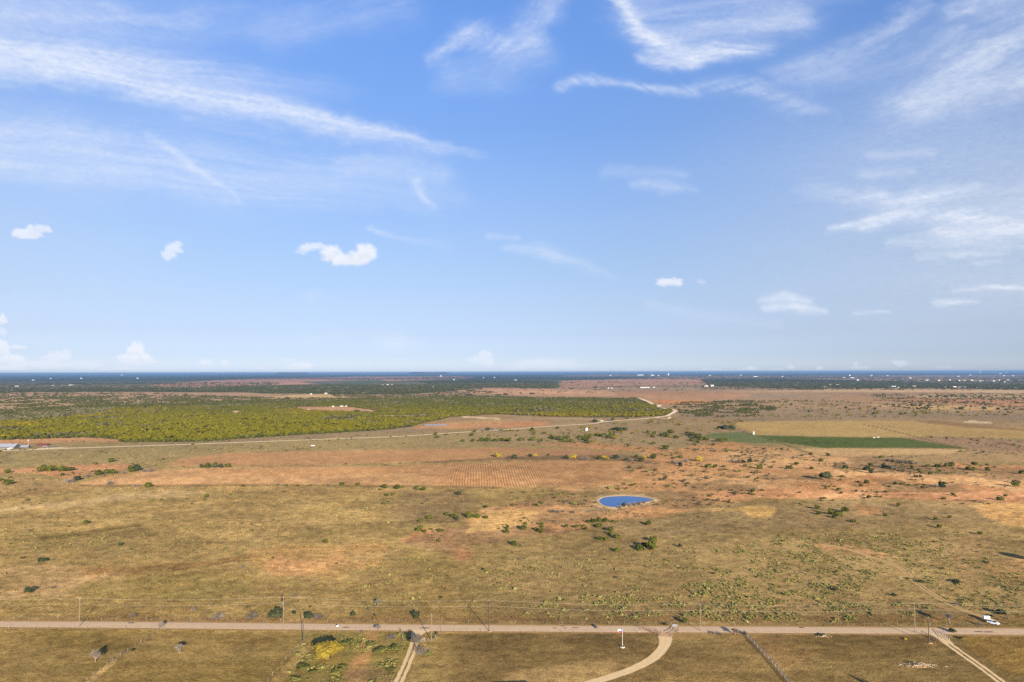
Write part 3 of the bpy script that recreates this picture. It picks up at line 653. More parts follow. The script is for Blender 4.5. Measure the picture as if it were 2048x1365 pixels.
    PF = [(78, 458, 26, 12, .8), (52, 470, 36, 14, .85), (90, 462, 16, 8, .6), (345, 500, 20, 16, .75), (338, 512, 16, 12, .7), (356, 490, 10, 8, .6), (622, 496, 26, 9, .75), (640, 494, 16, 8, .7), (604, 504, 12, 8, .45),
          (664, 512, 22, 18, 1), (690, 522, 34, 15, 1), (728, 510, 26, 20, 1), (714, 520, 34, 16, 1), (738, 498, 14, 10, .9), (1338, 567, 27, 10, .85), (1350, 562, 14, 7, .7), (1400, 565, 11, 6, .35),
          (272, 704, 18, 20, .95), (256, 718, 22, 12, .9), (288, 718, 24, 13, .95), (272, 696, 10, 10, .9), (272, 726, 40, 7, .5), (6, 640, 9, 14, .95), (4, 665, 9, 12, .6), (4, 698, 18, 20, .9), (28, 696, 34, 5, .7), (18, 720, 30, 14, .85), (40, 730, 26, 10, .6),
          (110, 716, 26, 14, .6), (132, 712, 16, 14, .6), (100, 730, 60, 12, .5), (170, 732, 40, 10, .4), (412, 727, 15, 8, .65), (450, 728, 11, 8, .6), (585, 734, 14, 8, .7), (608, 733, 16, 8, .85), (522, 739, 8, 4, .5), (580, 722, 14, 4, .3),
          (972, 712, 15, 11, .6), (955, 720, 22, 9, .55), (974, 724, 15, 12, .55), (1080, 730, 50, 9, .35), (1110, 734, 60, 7, .3), (1264, 741, 9, 4, .5), (1412, 741, 9, 3, .5), (1432, 740, 8, 3, .5), (1504, 738, 12, 4, .6), (1488, 740, 12, 3, .4), (1556, 740, 14, 3, .4), (1580, 735, 8, 5, .4),
          (1638, 738, 8, 4, .5), (1712, 730, 6, 4, .45), (1800, 728, 18, 8, .35), (1720, 736, 20, 4, .3), (1890, 736, 20, 4, .2), (5, 740, 60, 8, .6), (240, 740, 50, 5, .5)]
    for i, p in enumerate(PF): puff(*p, seed=i * 7)
    D_ = direc(U, V); R = 180000.0
    vt = (D_ * R).reshape(-1, 3) + [0, 0, H]
    m = bpy.data.materials.new('cloud_vapour'); m.use_nodes = True; nt = m.node_tree; N, L = nt.nodes, nt.links; N.remove(N['Principled BSDF'])
    o = big_mesh('clouds', vt, grid_quads(*U.shape), m)
    o['kind'] = 'structure'
    a = o.data.attributes.new('cover', 'FLOAT_COLOR', 'POINT'); c = np.ones((U.size, 4), np.float32)
    c[:, 0] = cov.ravel(); c[:, 1] = cum.ravel(); c[:, 2] = shade.ravel(); a.data.foreach_set('color', c.ravel())
    at = N.new('ShaderNodeAttribute'); at.attribute_name = 'cover'; sp_ = N.new('ShaderNodeSeparateColor'); L.new(at.outputs['Color'], sp_.inputs[0])
    geo = N.new('ShaderNodeNewGeometry')
    n1 = N.new('ShaderNodeTexNoise'); n1.inputs['Scale'].default_value = 1 / 900.0; n1.inputs['Detail'].default_value = 5; n1.inputs['Roughness'].default_value = .7
    mp = N.new('ShaderNodeMapping'); mp.inputs['Scale'].default_value = (.5, .5, 1.3); L.new(geo.outputs['Position'], mp.inputs[0]); L.new(mp.outputs[0], n1.inputs['Vector'])
    def mth(op, x, y, z=None):
        n = N.new('ShaderNodeMath'); n.operation = op; n.use_clamp = False
        for i, t in enumerate((x, y) if z is None else (x, y, z)):
            if isinstance(t, (int, float)): n.inputs[i].default_value = t
            else: L.new(t, n.inputs[i])
        return n.outputs[0]
    wob = mth('MULTIPLY_ADD', n1.outputs['Fac'], 1.1, .47)
    ci = mth('MULTIPLY', sp_.outputs[0], wob)
    cu = mth('MULTIPLY', sp_.outputs[1], mth('MINIMUM', mth('MULTIPLY_ADD', n1.outputs['Fac'], 1.2, .5), 1.0))
    al = mth('MINIMUM', mth('MAXIMUM', ci, cu), 1.0)
    cc = N.new('ShaderNodeMix'); cc.data_type = 'RGBA'; cc.inputs['A'].default_value = (.89, .935, 1.03, 1); cc.inputs['B'].default_value = (.74, .78, .90, 1)
    L.new(mth('MULTIPLY', sp_.outputs[2], sp_.outputs[1]), cc.inputs['Factor'])
    em = N.new('ShaderNodeEmission'); em.inputs[1].default_value = .385; L.new(cc.outputs['Result'], em.inputs[0])
    tr = N.new('ShaderNodeBsdfTransparent'); ms = N.new('ShaderNodeMixShader'); L.new(al, ms.inputs[0]); L.new(tr.outputs[0], ms.inputs[1]); L.new(em.outputs[0], ms.inputs[2])
    L.new(ms.outputs[0], N['Material Output'].inputs['Surface'])
build_clouds()


# ---------------------------------------------------------------- plants: shared prototype meshes
M_JUNIPER = leaf_mat('juniper_foliage', (.045, .052, .010), (.110, .112, .020))
M_DARKLEAF = leaf_mat('oak_foliage', (.030, .038, .018), (.070, .075, .035))
M_YELLOWLEAF = leaf_mat('autumn_foliage', (.26, .19, .030), (.42, .32, .06), .35)
M_BARE = leaf_mat('bare_twigs', (.10, .080, .062), (.19, .155, .125), 0.0)
M_FOREST = leaf_mat('cedar_wood_foliage', (.72, .72, .72), (1.12, 1.12, 1.12), .22, inst=True)
M_TUFT = leaf_mat('grass_tuft', (.78, .78, .78), (1.06, 1.06, 1.06), .3, inst=True)
M_BARK = rough_mat('bark', (.13, .10, .075), .3, 8.0, .95, .1)

def crown_mesh(name, mat, seed, n=90, lobes=5, flat=.8, size=.15, core=True, spread=.3, sub=1):
    """unit-wide crown (1 across, `flat` high) standing on z = 0: lumps of leaf sprays over a dense core"""
    r = random.Random(seed); vs, fs = [], []
    cs = [(0, 0, .42 * flat, .36)]
    for _ in range(lobes):
        a = r.uniform(0, 6.28); d = r.uniform(.4, 1) * spread
        cs.append((math.cos(a) * d, math.sin(a) * d, r.uniform(.22, .66) * flat, r.uniform(.17, .27)))
    if core:
        mb = MB()
        for c in cs: mb.ico((c[0], c[1], c[2]), c[3] * .86, sub, .22, (1, 1, flat), r)
        vs += mb.v; fs += mb.f
    for _ in range(n):
        c = r.choice(cs); th = r.uniform(0, 6.283); z = r.uniform(-.75, 1); q = math.sqrt(1 - z * z)
        nx, ny, nz = q * math.cos(th), q * math.sin(th), z; k = c[3] * r.uniform(.88, 1.18)
        p = Vector((c[0] + nx * k, c[1] + ny * k, max(.02, c[2] + nz * k * flat)))
        t = Vector((r.uniform(-1, 1), r.uniform(-1, 1), r.uniform(-1, 1))).normalized(); nn = (Vector((nx, ny, nz)) * .6 + t).normalized()
        a = nn.orthogonal().normalized() * size * r.uniform(.5, 1.1); b = nn.cross(a).normalized() * size * r.uniform(.3, .8)
        i = len(vs); vs += [tuple(p - a), tuple(p + b), tuple(p + a), tuple(p - b)]; fs.append((i, i + 1, i + 2, i + 3))
    me = bpy.data.meshes.new(name); me.from_pydata(vs, [], fs); me.materials.append(mat); return me

def twig_mesh(name, mat, seed, n=70, h=.8, r0=.012, thick=.010):
    """unit-wide leafless shrub: many stems from one root, forking outwards"""
    r = random.Random(seed); vs, fs = [], []
    def blade(p, q, w0, w1):
        d = (q - p); a = d.cross(Vector((r.uniform(-1, 1), r.uniform(-1, 1), r.uniform(-.3, .3)))).normalized()
        i = len(vs); vs.extend([tuple(p - a * w0), tuple(p + a * w0), tuple(q + a * w1), tuple(q - a * w1)]); fs.append((i, i + 1, i + 2, i + 3))
    for _ in range(n):
        a = r.uniform(0, 6.283); e = r.uniform(.15, 1.35); L = r.uniform(.3, .5)
        p = Vector((r.uniform(-.05, .05), r.uniform(-.05, .05), 0)); d = Vector((math.cos(a) * math.cos(e), math.sin(a) * math.cos(e), math.sin(e) * h * 1.5)).normalized()
        m = p + d * L * .55; blade(p, m, thick, thick * .7)
        for _ in range(3):
            d2 = (d + Vector((r.uniform(-.6, .6), r.uniform(-.6, .6), r.uniform(-.3, .6)))).normalized()
            q = m + d2 * L * r.uniform(.5, .9); q.z = max(q.z, .02); blade(m, q, thick * .8, thick * .3)
    me = bpy.data.meshes.new(name); me.from_pydata(vs, [], fs); me.materials.append(mat); return me

M_WEED = leaf_mat('weed_foliage', (.10, .105, .028), (.24, .22, .06), .3)
WED = [crown_mesh('weed_mound', M_WEED, 20 + i, 170, 7, .8, .085, spread=.34) for i in range(3)]
JUN = [crown_mesh('juniper_crown', M_JUNIPER, 10 + i, 110, 5, (.72, .85, .62, .95, .7)[i]) for i in range(5)]
DRK = [crown_mesh('oak_crown', M_DARKLEAF, 30 + i, 110, 6, (.8, .9, .7)[i]) for i in range(3)]
YEL = [crown_mesh('yellow_crown', M_YELLOWLEAF, 40 + i, 150, 6, .9, .10, core=True, spread=.32) for i in range(2)]
BAR = [twig_mesh('bare_shrub', M_BARE, 50 + i, 80) for i in range(4)]

# ---------------------------------------------------------------- scatter through geometry nodes
def proto_collection(name, meshes):
    col = bpy.data.collections.new(name)
    for i, me in enumerate(meshes):
        o = bpy.data.objects.new('%s_%c' % (name, 97 + i), me); col.objects.link(o)
    return col

def scatter(name, xyz, scale, rot, idx, tint, col, label, cat):
    n = len(xyz); me = bpy.data.meshes.new(name); me.vertices.add(n); me.vertices.foreach_set('co', np.asarray(xyz, np.float32).ravel())
    def at(nm, tp, key, arr): a = me.attributes.new(nm, tp, 'POINT'); a.data.foreach_set(key, np.ascontiguousarray(arr).ravel())
    at('scl', 'FLOAT_VECTOR', 'vector', np.asarray(scale, np.float32)); at('rotz', 'FLOAT', 'value', np.asarray(rot, np.float32)); at('pick', 'INT', 'value', np.asarray(idx, np.int32))
    t = np.ones((n, 4), np.float32); t[:, :3] = tint; at('tint', 'FLOAT_COLOR', 'color', t)
    o = bpy.data.objects.new(name, me); C.objects.link(o); stuff(o, label, cat)
    ng = bpy.data.node_groups.new(name + '_scatter', 'GeometryNodeTree')
    ng.interface.new_socket('Geometry', in_out='INPUT', socket_type='NodeSocketGeometry'); ng.interface.new_socket('Geometry', in_out='OUTPUT', socket_type='NodeSocketGeometry')
    N, L = ng.nodes, ng.links; gi = N.new('NodeGroupInput'); go = N.new('NodeGroupOutput')
    ip = N.new('GeometryNodeInstanceOnPoints'); ci = N.new('GeometryNodeCollectionInfo'); ci.inputs['Collection'].default_value = col
    ci.inputs['Separate Children'].default_value = True; ci.inputs['Reset Children'].default_value = True
    def na(nm, tp):
        a = N.new('GeometryNodeInputNamedAttribute'); a.data_type = tp; a.inputs['Name'].default_value = nm
        return [x for x in a.outputs if x.enabled and x.name == 'Attribute'][0]
    cx = N.new('ShaderNodeCombineXYZ'); L.new(na('rotz', 'FLOAT'), cx.inputs['Z'])
    L.new(gi.outputs[0], ip.inputs['Points']); L.new(ci.outputs[0], ip.inputs['Instance']); ip.inputs['Pick Instance'].default_value = True
    L.new(na('pick', 'INT'), ip.inputs['Instance Index']); L.new(cx.outputs[0], ip.inputs['Rotation']); L.new(na('scl', 'FLOAT_VECTOR'), ip.inputs['Scale'])
    L.new(ip.outputs[0], go.inputs[0]); md = o.modifiers.new('scatter', 'NODES'); md.node_group = ng
    return o

def cand(n, d0, d1, power=2.0, u0=-160, u1=2208):
    """random ground points between two depths below the horizon (photo px); power 2 = even on the ground"""
    a, b = 136500.0 / d1, 136500.0 / d0                        # near, far distance
    t = rng.random(n)
    if power == 2.0: D = np.sqrt(a * a + t * (b * b - a * a))
    else: D = a * (b / a) ** t
    u = rng.uniform(u0, u1, n); v = vh(u) + 136500.0 / D
    XY = unproj(u, v); return u, v, XY[:, 0], XY[:, 1]

# --- dry grass tussocks on the nearer pasture
def tuft_mesh(seed, n=9, h=.45, w=.5, lean=.5, bw=.05):
    r = random.Random(seed); vs, fs = [], []
    for _ in range(n):
        a = r.uniform(0, 6.283); p = Vector((math.cos(a), math.sin(a), 0)) * r.uniform(0, .25) * w; d = Vector((math.cos(a) * lean * r.random(), math.sin(a) * lean * r.random(), r.uniform(.6, 1))) * h
        b = Vector((-math.sin(a), math.cos(a), 0)) * bw * r.uniform(.6, 1.5); m = p + d * .55
        i = len(vs); vs += [tuple(p - b), tuple(p + b), tuple(m + b), tuple(p + d), tuple(m - b)]; fs.append((i, i + 1, i + 2, i + 3, i + 4))
    me = bpy.data.meshes.new('tussock'); me.from_pydata(vs, [], fs); me.materials.append(M_TUFT); return me
TUFTS = proto_collection('tussock', [tuft_mesh(60 + i) for i in range(4)])
PROAD = [(-700, 1244.5), (0, 1249), (200, 1250), (512, 1253), (900, 1256.5), (1200, 1258.5), (1500, 1260), (1800, 1262), (2048, 1264), (2700, 1268)]
def off_road(u, v, w=7.5):
    return np.abs(v - np.interp(u, [p[0] for p in PROAD], [p[1] for p in PROAD])) > w
WAYS = []      # (polyline in photo px, keep-clear half width in px)

def keep(u, v):
    k = off_road(u, v)
    for ln, w in WAYS:
        L_ = np.array(ln, float); m = (v > L_[:, 1].min() - 12) & (v < L_[:, 1].max() + 12); d = np.full(u.shape, 99.0)
        if m.any(): d[m] = pdist(L_ * [1, 2.2], u[m], v[m] * 2.2)[0]
        k &= d > w
    k &= polymask([(1190, 1003), (1200, 990), (1240, 988), (1290, 990), (1318, 1000), (1260, 1018), (1225, 1020)], u, v, 1, 1) < .5
    return k

TRACK_DRIVE = [(838, 1257), (832, 1268), (829, 1285), (823, 1305), (813, 1330), (797, 1365), (780, 1395)]
CURVE_DRIVE = [(1328, 1262), (1331, 1275), (1329, 1290), (1318, 1306), (1298, 1322), (1262, 1340), (1215, 1356), (1170, 1370), (1110, 1390)]
EAST_DRIVE = [(1866, 1266), (1885, 1280), (1905, 1294), (1930, 1312), (1960, 1333), (1990, 1355), (2010, 1370), (2060, 1405)]
PASTURE_TRACK = [(1995, 1249), (1985, 1241), (1960, 1232), (1920, 1218), (1882, 1199), (1850, 1178), (1827, 1161), (1808, 1142), (1790, 1132), (1762, 1121), (1718, 1106), (1680, 1095), (1640, 1090)]
WAYS += [(TRACK_DRIVE, 9), (CURVE_DRIVE, 16), (EAST_DRIVE, 14), (PASTURE_TRACK, 5)]
FAR_ROAD = [(-500, 915), (0, 902), (120, 897.5), (350, 890), (512, 884), (700, 877), (800, 873), (940, 864), (1020, 859), (1100, 853), (1180, 848), (1206, 844.5), (1230, 842), (1280, 838.5), (1330, 833), (1338, 830), (1345, 826.5), (1351, 822), (1347, 820), (1330, 817.5), (1319, 815), (1317, 812), (1321, 810)]
FAR_SPUR = [(1206, 844.5), (1198, 840), (1144, 838), (1090, 838), (1010, 839)]
FAR_CREST = [(1306, 809), (1297, 804), (1285, 799), (1276, 797), (1264, 796.5)]

def tufts():
    out = []
    for n, d0, d1, s0 in ((90000, 240, 640, .75), (75000, 90, 240, 1.45)):
        u, v, X, Y = cand(n, d0, d1, 2.0 if d0 > 200 else 1.0)
        col, det, fur = survey(u, v, X, Y); D = Y
        pl = fbm(X / 14, Y / 14, 800, 4, .6); org = polymask(ORANGE, u, v, 14, 5, 26, 9, 30, (80, 12))
        p = sstep(.36, .66, pl) * .75 + .12 + .25 * org
        below = v - vh(u) > 525; p = np.where(below, p * .45, p); p = p * det
        k = (rng.random(n) < p) & keep(u, v)
        u, v, X, Y, col, org = u[k], v[k], X[k], Y[k], col[k], org[k]
        s = s0 * rng.lognormal(0, .33, len(u)) * np.where(v - vh(u) > 525, .6, 1) * (1 - .25 * org)
        br = rng.normal(1.0, .15 if d0 > 200 else .08, len(u))[:, None]
        t = albedo(np.clip(col * 1.05, 0, 255)) * br * np.where(rng.random((len(u), 1)) < .25, np.array([.93, .98, .80]), np.array([1.03, 1.0, .98]))
        out.append((np.stack([X, Y, np.zeros(len(u))], 1), np.stack([s, s, s * np.where(org > .5, .8, .80)], 1), t))
    xyz, sc, t = [np.concatenate([o[i] for o in out]) for i in range(3)]; n = len(xyz)
    scatter('dry_grass', xyz, sc, rng.uniform(0, 6.28, n), rng.integers(0, 4, n), np.clip(t, .01, .7), TUFTS, 'tussocks of straw coloured dry grass over the open pasture', 'grass')
    return n
print('tussocks', tufts())

# --- prickly pear and low green scrub
def pad_mesh(seed, n=16):
    r = random.Random(seed); vs, fs = [], []
    for _ in range(n):
        a = r.uniform(0, 6.283); d = r.uniform(0, .42); z = r.uniform(.08, .38) * (1.1 - d); R_ = r.uniform(.10, .16)
        c = Vector((math.cos(a) * d, math.sin(a) * d, z)); nn = Vector((r.uniform(-1, 1), r.uniform(-1, 1), r.uniform(-.1, .7))).normalized()
        e = nn.orthogonal().normalized(); f = nn.cross(e); i = len(vs)
        for k in range(6): t = k * math.pi / 3; vs.append(tuple(c + e * math.cos(t) * R_ + f * math.sin(t) * R_ * 1.25))
        fs.append(tuple(range(i, i + 6)))
    me = bpy.data.meshes.new('pear_pads'); me.from_pydata(vs, [], fs); me.materials.append(M_TUFT); return me
PADS = proto_collection('prickly_pear_patch', [pad_mesh(70 + i) for i in range(4)])
PEAR = [ # where it is thick: polygon, share, size in m
    ([(1080, 1200), (1180, 1185), (1400, 1170), (1560, 1190), (1700, 1200), (1860, 1210), (1860, 1238), (1600, 1246), (1380, 1240), (1150, 1240), (1040, 1232)], .55),
    ([(1540, 1075), (1640, 1068), (1760, 1080), (1800, 1108), (1760, 1140), (1700, 1215), (1540, 1225), (1400, 1200), (1380, 1150), (1450, 1110)], .62),
    ([(1660, 1062), (1800, 1068), (1900, 1088), (1930, 1110), (1900, 1118), (1800, 1102), (1700, 1090)], .6),
    ([(1300, 1100), (1500, 1085), (1560, 1100), (1500, 1180), (1350, 1200), (1250, 1180)], .30),
    ([(1800, 1110), (2048, 1130), (2048, 1230), (1960, 1225), (1880, 1195), (1820, 1160)], .40),
    ([(960, 1120), (1250, 1110), (1280, 1190), (1100, 1225), (930, 1220), (920, 1160)], .16),
    ([(0, 1060), (200, 1070), (330, 1080), (230, 1100), (0, 1105)], .20),
    ([(250, 1030), (420, 1025), (480, 1080), (300, 1095)], .16),
    ([(0, 1095), (560, 1095), (560, 1125), (0, 1120)], .10),
    ([(730, 1120), (880, 1110), (870, 1210), (720, 1220)], .20),
    ([(630, 1010), (780, 1005), (740, 1090), (540, 1080)], .08),
    ([(600, 1290), (640, 1320), (620, 1400), (560, 1400), (590, 1330)], .30),
    ([(680, 1275), (810, 1266), (820, 1300), (770, 1320), (690, 1300)], .45),
    ([(640, 1330), (700, 1320), (690, 1390), (640, 1390)], .5),
    ([(740, 1320), (800, 1320), (790, 1390), (740, 1390)], .3),
]
def pears():
    u, v, X, Y = cand(170000, 215, 640, 1.3)
    p = np.full(u.shape, .012) * (v - vh(u) < 495) * (v - vh(u) > 300)
    for pl, a in PEAR: p = np.maximum(p, a * polymask(pl, u, v, 20, 8, 12, 8, 140))
    cl = fbm(X / 5.5, Y / 5.5, 850, 3, .6); p = p * sstep(.44, .60, cl + .12 * (fbm(X / 30, Y / 30, 860, 2) - .5)) * 1.5
    k = (rng.random(len(u)) < p) & keep(u, v); X, Y, u, v = X[k], Y[k], u[k], v[k]; n = len(X)
    s = np.clip(.82 * rng.lognormal(0, .42, n), .35, 2.6)
    c1, c2, c3 = np.array([.25, .225, .068]), np.array([.165, .16, .048]), np.array([.33, .295, .10])
    m = rng.random((n, 1)); t = np.where(m < .5, c1, np.where(m < .8, c2, c3)) * rng.normal(1, .14, (n, 1))
    scatter('prickly_pear', np.stack([X, Y, np.zeros(n)], 1), np.stack([s, s, s * .95], 1), rng.uniform(0, 6.28, n), rng.integers(0, 4, n), np.clip(t, .02, .6), PADS, 'low yellow green cactus clumps spotting the rough pasture', 'cactus')
    return n
print('pears', pears())

# --- cedar forest, farther than single trees can be told apart
FCROWN = proto_collection('forest_crown', [crown_mesh('forest_crown', M_FOREST, 80 + i, 26, 4, (.8, .95, .7, .85)[i], .17, sub=1) for i in range(4)])
def forest():
    XS, SS, TS = [], [], []
    # (candidates, near depth px, far depth px, crown width m, law)
    for n, d0, d1, w, law in ((190000, 46, 150, 6.3, 2.0), (70000, 22, 46, 15.0, 2.0), (60000, 7, 22, 50., 1.0)):
        u, v, X, Y = cand(n, d0, d1, law, -260, 2308)
        g = forest_density(u, v)
        d = v - vh(u)
        # scattered bushes between the woods
        sc = np.zeros(u.shape)
        for pl, a in SCATTER_ZONES: sc = np.maximum(sc, a * polymask(pl, u, v, 12, 1.6, 10, 2, 150))
        clump = fbm(X / 45, Y / 45, 870, 4, .6)
        p = np.where(g > .3, g * (.30 + .70 * sstep(.30, .44, clump)), 0)
        p = np.maximum(p, sc * sstep(.47, .60, clump))
        # the deep background is mostly wooded
        farw = sstep(16, 11, d) * .8 * sstep(.40, .52, wfield(X, Y, Y, 3000., 880) + .52)
        farw = np.maximum(farw, sstep(9, 7.5, d)); p = np.maximum(p, farw)
        k = (rng.random(n) < p); dd = pdist(np.array(FAR_ROAD) * [1, 4], u, v * 4)[0]; k &= dd > 7
        dd = pdist(np.array(FAR_CREST) * [1, 4], u, v * 4)[0]; k &= dd > 7
        u, v, X, Y, g, d = u[k], v[k], X[k], Y[k], g[k], d[k]; n_ = len(u)
        s = w * rng.lognormal(0, .22, n_) * np.where(g > .3, 1, .85)
        big = fbm(X / 260, Y / 260, 890, 4, .6); b2 = fbm(X / 90, Y / 90, 895, 3, .6)
        yel, grn, dk, gr = np.array([.180, .140, .003]), np.array([.136, .120, .005]), np.array([.075, .074, .014]), np.array([.150, .126, .066])
        t = grn + (yel - grn) * sstep(.42, .58, big)[:, None]
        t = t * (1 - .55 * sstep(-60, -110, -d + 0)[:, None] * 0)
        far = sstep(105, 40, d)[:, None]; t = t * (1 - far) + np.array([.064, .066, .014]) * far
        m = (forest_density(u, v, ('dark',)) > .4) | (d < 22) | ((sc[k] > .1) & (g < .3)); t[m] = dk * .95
        m = (forest_density(u, v, ('grey',)) > .4); t[m] = np.where(rng.random((m.sum(), 1)) < .6, gr, dk)
        m = (sstep(.58, .70, b2) > rng.random(n_)) & (g > .3); t[m] = np.where(rng.random((m.sum(), 1)) < .5, gr * .95, dk * .9)
        t = t * rng.normal(1, .09, (n_, 1))
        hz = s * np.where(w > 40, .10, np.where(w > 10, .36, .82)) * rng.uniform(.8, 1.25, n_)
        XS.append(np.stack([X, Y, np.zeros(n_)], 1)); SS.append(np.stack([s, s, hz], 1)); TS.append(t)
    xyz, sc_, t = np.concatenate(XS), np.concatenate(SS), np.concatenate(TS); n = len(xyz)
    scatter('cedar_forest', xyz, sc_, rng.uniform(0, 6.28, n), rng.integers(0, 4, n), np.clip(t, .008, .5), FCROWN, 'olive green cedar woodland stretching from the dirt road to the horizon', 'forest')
    return n
def scrub():
    XS, SS, TS = [], [], []
    for n, d0, d1, w in ((60000, 120, 270, 2.3), (60000, 255, 500, 1.0)):
        u, v, X, Y = cand(n, d0, d1, 2.0); org = polymask(ORANGE, u, v, 14, 5, 30, 9, 30, (80, 12))
        cl = fbm(X / 38, Y / 38, 905, 4, .62); flat = np.maximum(polymask(FIELD_MAIN, u, v, 4, 2), polymask(FIELD_BACK, u, v, 4, 2))
        for pl in (GREEN_L, GREEN_R, YELLOW_L, YELLOW_R, TANSTRIP): flat = np.maximum(flat, polymask(pl, u, v, 4, 2))
        p = (.05 + .16 * org + .05 * sstep(900, 1300, u)) * sstep(.46, .62, cl) * (1 - flat) * (1.0 if d0 < 200 else .5)
        k = (rng.random(n) < p) & keep(u, v); n_ = int(k.sum()); s = w * rng.lognormal(0, .35, n_)
        XS.append(np.stack([X[k], Y[k], np.zeros(n_)], 1)); SS.append(np.stack([s, s, s * .7], 1))
        m = rng.random((n_, 1)); TS.append(np.where(m < .45, np.array([.085, .082, .022]), np.where(m < .8, np.array([.13, .10, .065]), np.array([.15, .15, .04]))) * rng.normal(1, .1, (n_, 1)))
    xyz, sc_, t = np.concatenate(XS), np.concatenate(SS), np.concatenate(TS); n = len(xyz)
    scatter('low_scrub', xyz, sc_, rng.uniform(0, 6.28, n), rng.integers(0, 4, n), np.clip(t, .01, .5), FCROWN, 'knee high dark scrub dotted thinly over pasture and orange ground', 'scrub')
    return n
print('scrub', scrub())
SCATTER_ZONES = [
    ([(-260, 786), (0, 786), (280, 786), (560, 797), (720, 797), (860, 790), (860, 800), (560, 812), (300, 818), (-260, 830)], .6),
    ([(640, 788), (960, 776), (1000, 786), (900, 796), (700, 798)], .6),
    ([(1340, 806), (1480, 802), (1540, 806), (1560, 822), (1480, 838), (1360, 836), (1352, 820)], .55),
    ([(1320, 806), (1600, 800), (2100, 812), (2100, 830), (1700, 838), (1380, 836)], .10),
    ([(1740, 788), (2100, 788), (2100, 822), (1760, 820)], .16),
    ([(1000, 764), (1400, 764), (1400, 780), (1000, 790)], .10),
    ([(1350, 836), (1500, 840), (1480, 862), (1430, 880), (1200, 890), (960, 884), (980, 862), (1150, 852)], .10),
    ([(1400, 757), (2100, 757), (2100, 781), (1400, 780)], .55),
    ([(-260, 770), (560, 764), (560, 778), (-260, 788)], .6),
    ([(1180, 880), (1480, 880), (1420, 905), (1250, 900)], .12),
]
print('forest', forest())

# ---------------------------------------------------------------- road, drives, tracks
def catmull(pts, step):
    P_ = [Vector(p) for p in pts]; P_ = [P_[0] * 2 - P_[1]] + P_ + [P_[-1] * 2 - P_[-2]]; out = []
    for i in range(1, len(P_) - 2):
        a, b, c, d = P_[i - 1:i + 3]; n = max(1, int((c - b).length / step))
        for k in range(n):
            t = k / n; out.append(.5 * ((2 * b) + (c - a) * t + (2 * a - 5 * b + 4 * c - d) * t * t + (3 * b - a - 3 * c + d) * t ** 3))
    out.append(P_[-2]); return out

def ribbon(name, line, half, z, mat, step=2.5, off=0.0, jag=.12, crown=0.0, seed=0, world=False, kind='structure', parent=None):
    """strip laid along a line; half = half width in metres (number or list along the way)"""
    pts = [P(*p) if not world else Vector((p[0], p[1], 0)) for p in line]
    Q = catmull([(p.x, p.y, 0) for p in pts], step); n = len(Q); r = random.Random(seed)
    vs, fs = [], []; cols = 5
    for i, q in enumerate(Q):
        t = (Q[min(i + 1, n - 1)] - Q[max(i - 1, 0)]).normalized(); s = Vector((-t.y, t.x, 0))
        h = half if not isinstance(half, (list, tuple)) else float(np.interp(i / (n - 1), np.linspace(0, 1, len(half)), half))
        a, b = h * (1 + jag * r.uniform(-1, 1)), h * (1 + jag * r.uniform(-1, 1))
        for k, f in enumerate((-1, -.5, 0, .5, 1)):
            w = f * (a if f < 0 else b); e = q + s * (w + off); vs.append((e.x, e.y, z + crown * (1 - f * f)))
    for i in range(n - 1):
        for k in range(cols - 1): fs.append((i * cols + k, (i + 1) * cols + k, (i + 1) * cols + k + 1, i * cols + k + 1))
    o = mesh_obj(name, vs, fs, mat, parent)
    if kind: o['kind'] = kind
    return o

M_ROAD = rough_mat('chip_seal', (206, 176, 146), .09, .9, .95, .02, c2=(216, 186, 154))
M_CALICHE = rough_mat('caliche_gravel', (212, 178, 134), .1, .8, .98, .03, c2=(232, 202, 158))
M_DIRT = rough_mat('track_dirt', (186, 148, 98), .1, .7, .98, .03, c2=(204, 168, 118))
M_FARROAD = rough_mat('far_caliche', (234, 206, 168), .08, .05, .98, .03, c2=(246, 222, 188))
M_VERGE = rough_mat('verge_soil', (160, 124, 80), .1, .5, .98, .03, c2=(172, 138, 92))
M_DARKMARK = rough_mat('dark_mark', (92, 72, 62), .2, 1.0, .9, .1)  # plain dark marks lying on the road
ribbon('road_verge', [(u, v) for u, v in PROAD], 4.6, .02, M_VERGE, 3, jag=.10, seed=3)
road = ribbon('road', [(u, v) for u, v in PROAD], 3.05, .05, M_ROAD, 3, jag=.03, crown=.05, seed=4)
for i, (u, v, L_, w) in enumerate([(262, 1246.6, 13, .5), (692, 1255.6, 13, .5), (849, 1257.0, 19, .5), (1110, 1256.8, 8, .35), (1130, 1257, 7, .35), (1151, 1256.6, 14, .4), (1125, 1253, 6, .3), (1603, 1255.8, 10, .5), (1957, 1264.4, 18, .5), (1978, 1264.8, 20, .5)]):
    h = L_ / 2 / 5.0; p = P(u, v)
    struct(mesh_obj('dark_mark', [(p.x + a * h * random.uniform(.9, 1.1), p.y + b * w * random.uniform(.7, 1.1), .112) for a, b in ((-1, -.6), (-.6, -1), (.5, -1), (1, -.5), (1, .5), (.5, 1), (-.6, 1), (-1, .6))], [tuple(range(8))], M_DARKMARK))
ribbon('driveway_throat', [(846, 1258), (838, 1264), (832, 1272), (829, 1280)], [4.2, 2.6, 2.0, 1.6], .035, M_CALICHE, 1, jag=.06, seed=5)
for s in (-.95, .95): ribbon('driveway_rut', TRACK_DRIVE[2:], [.62, .6, .62, .7], .03, M_CALICHE, 1.5, off=s, jag=.25, seed=6 + int(s > 0))
ribbon('driveway', CURVE_DRIVE, [2.9, 2.0, 1.85, 1.8, 1.8, 1.9], .03, M_CALICHE, 2, jag=.06, seed=8)
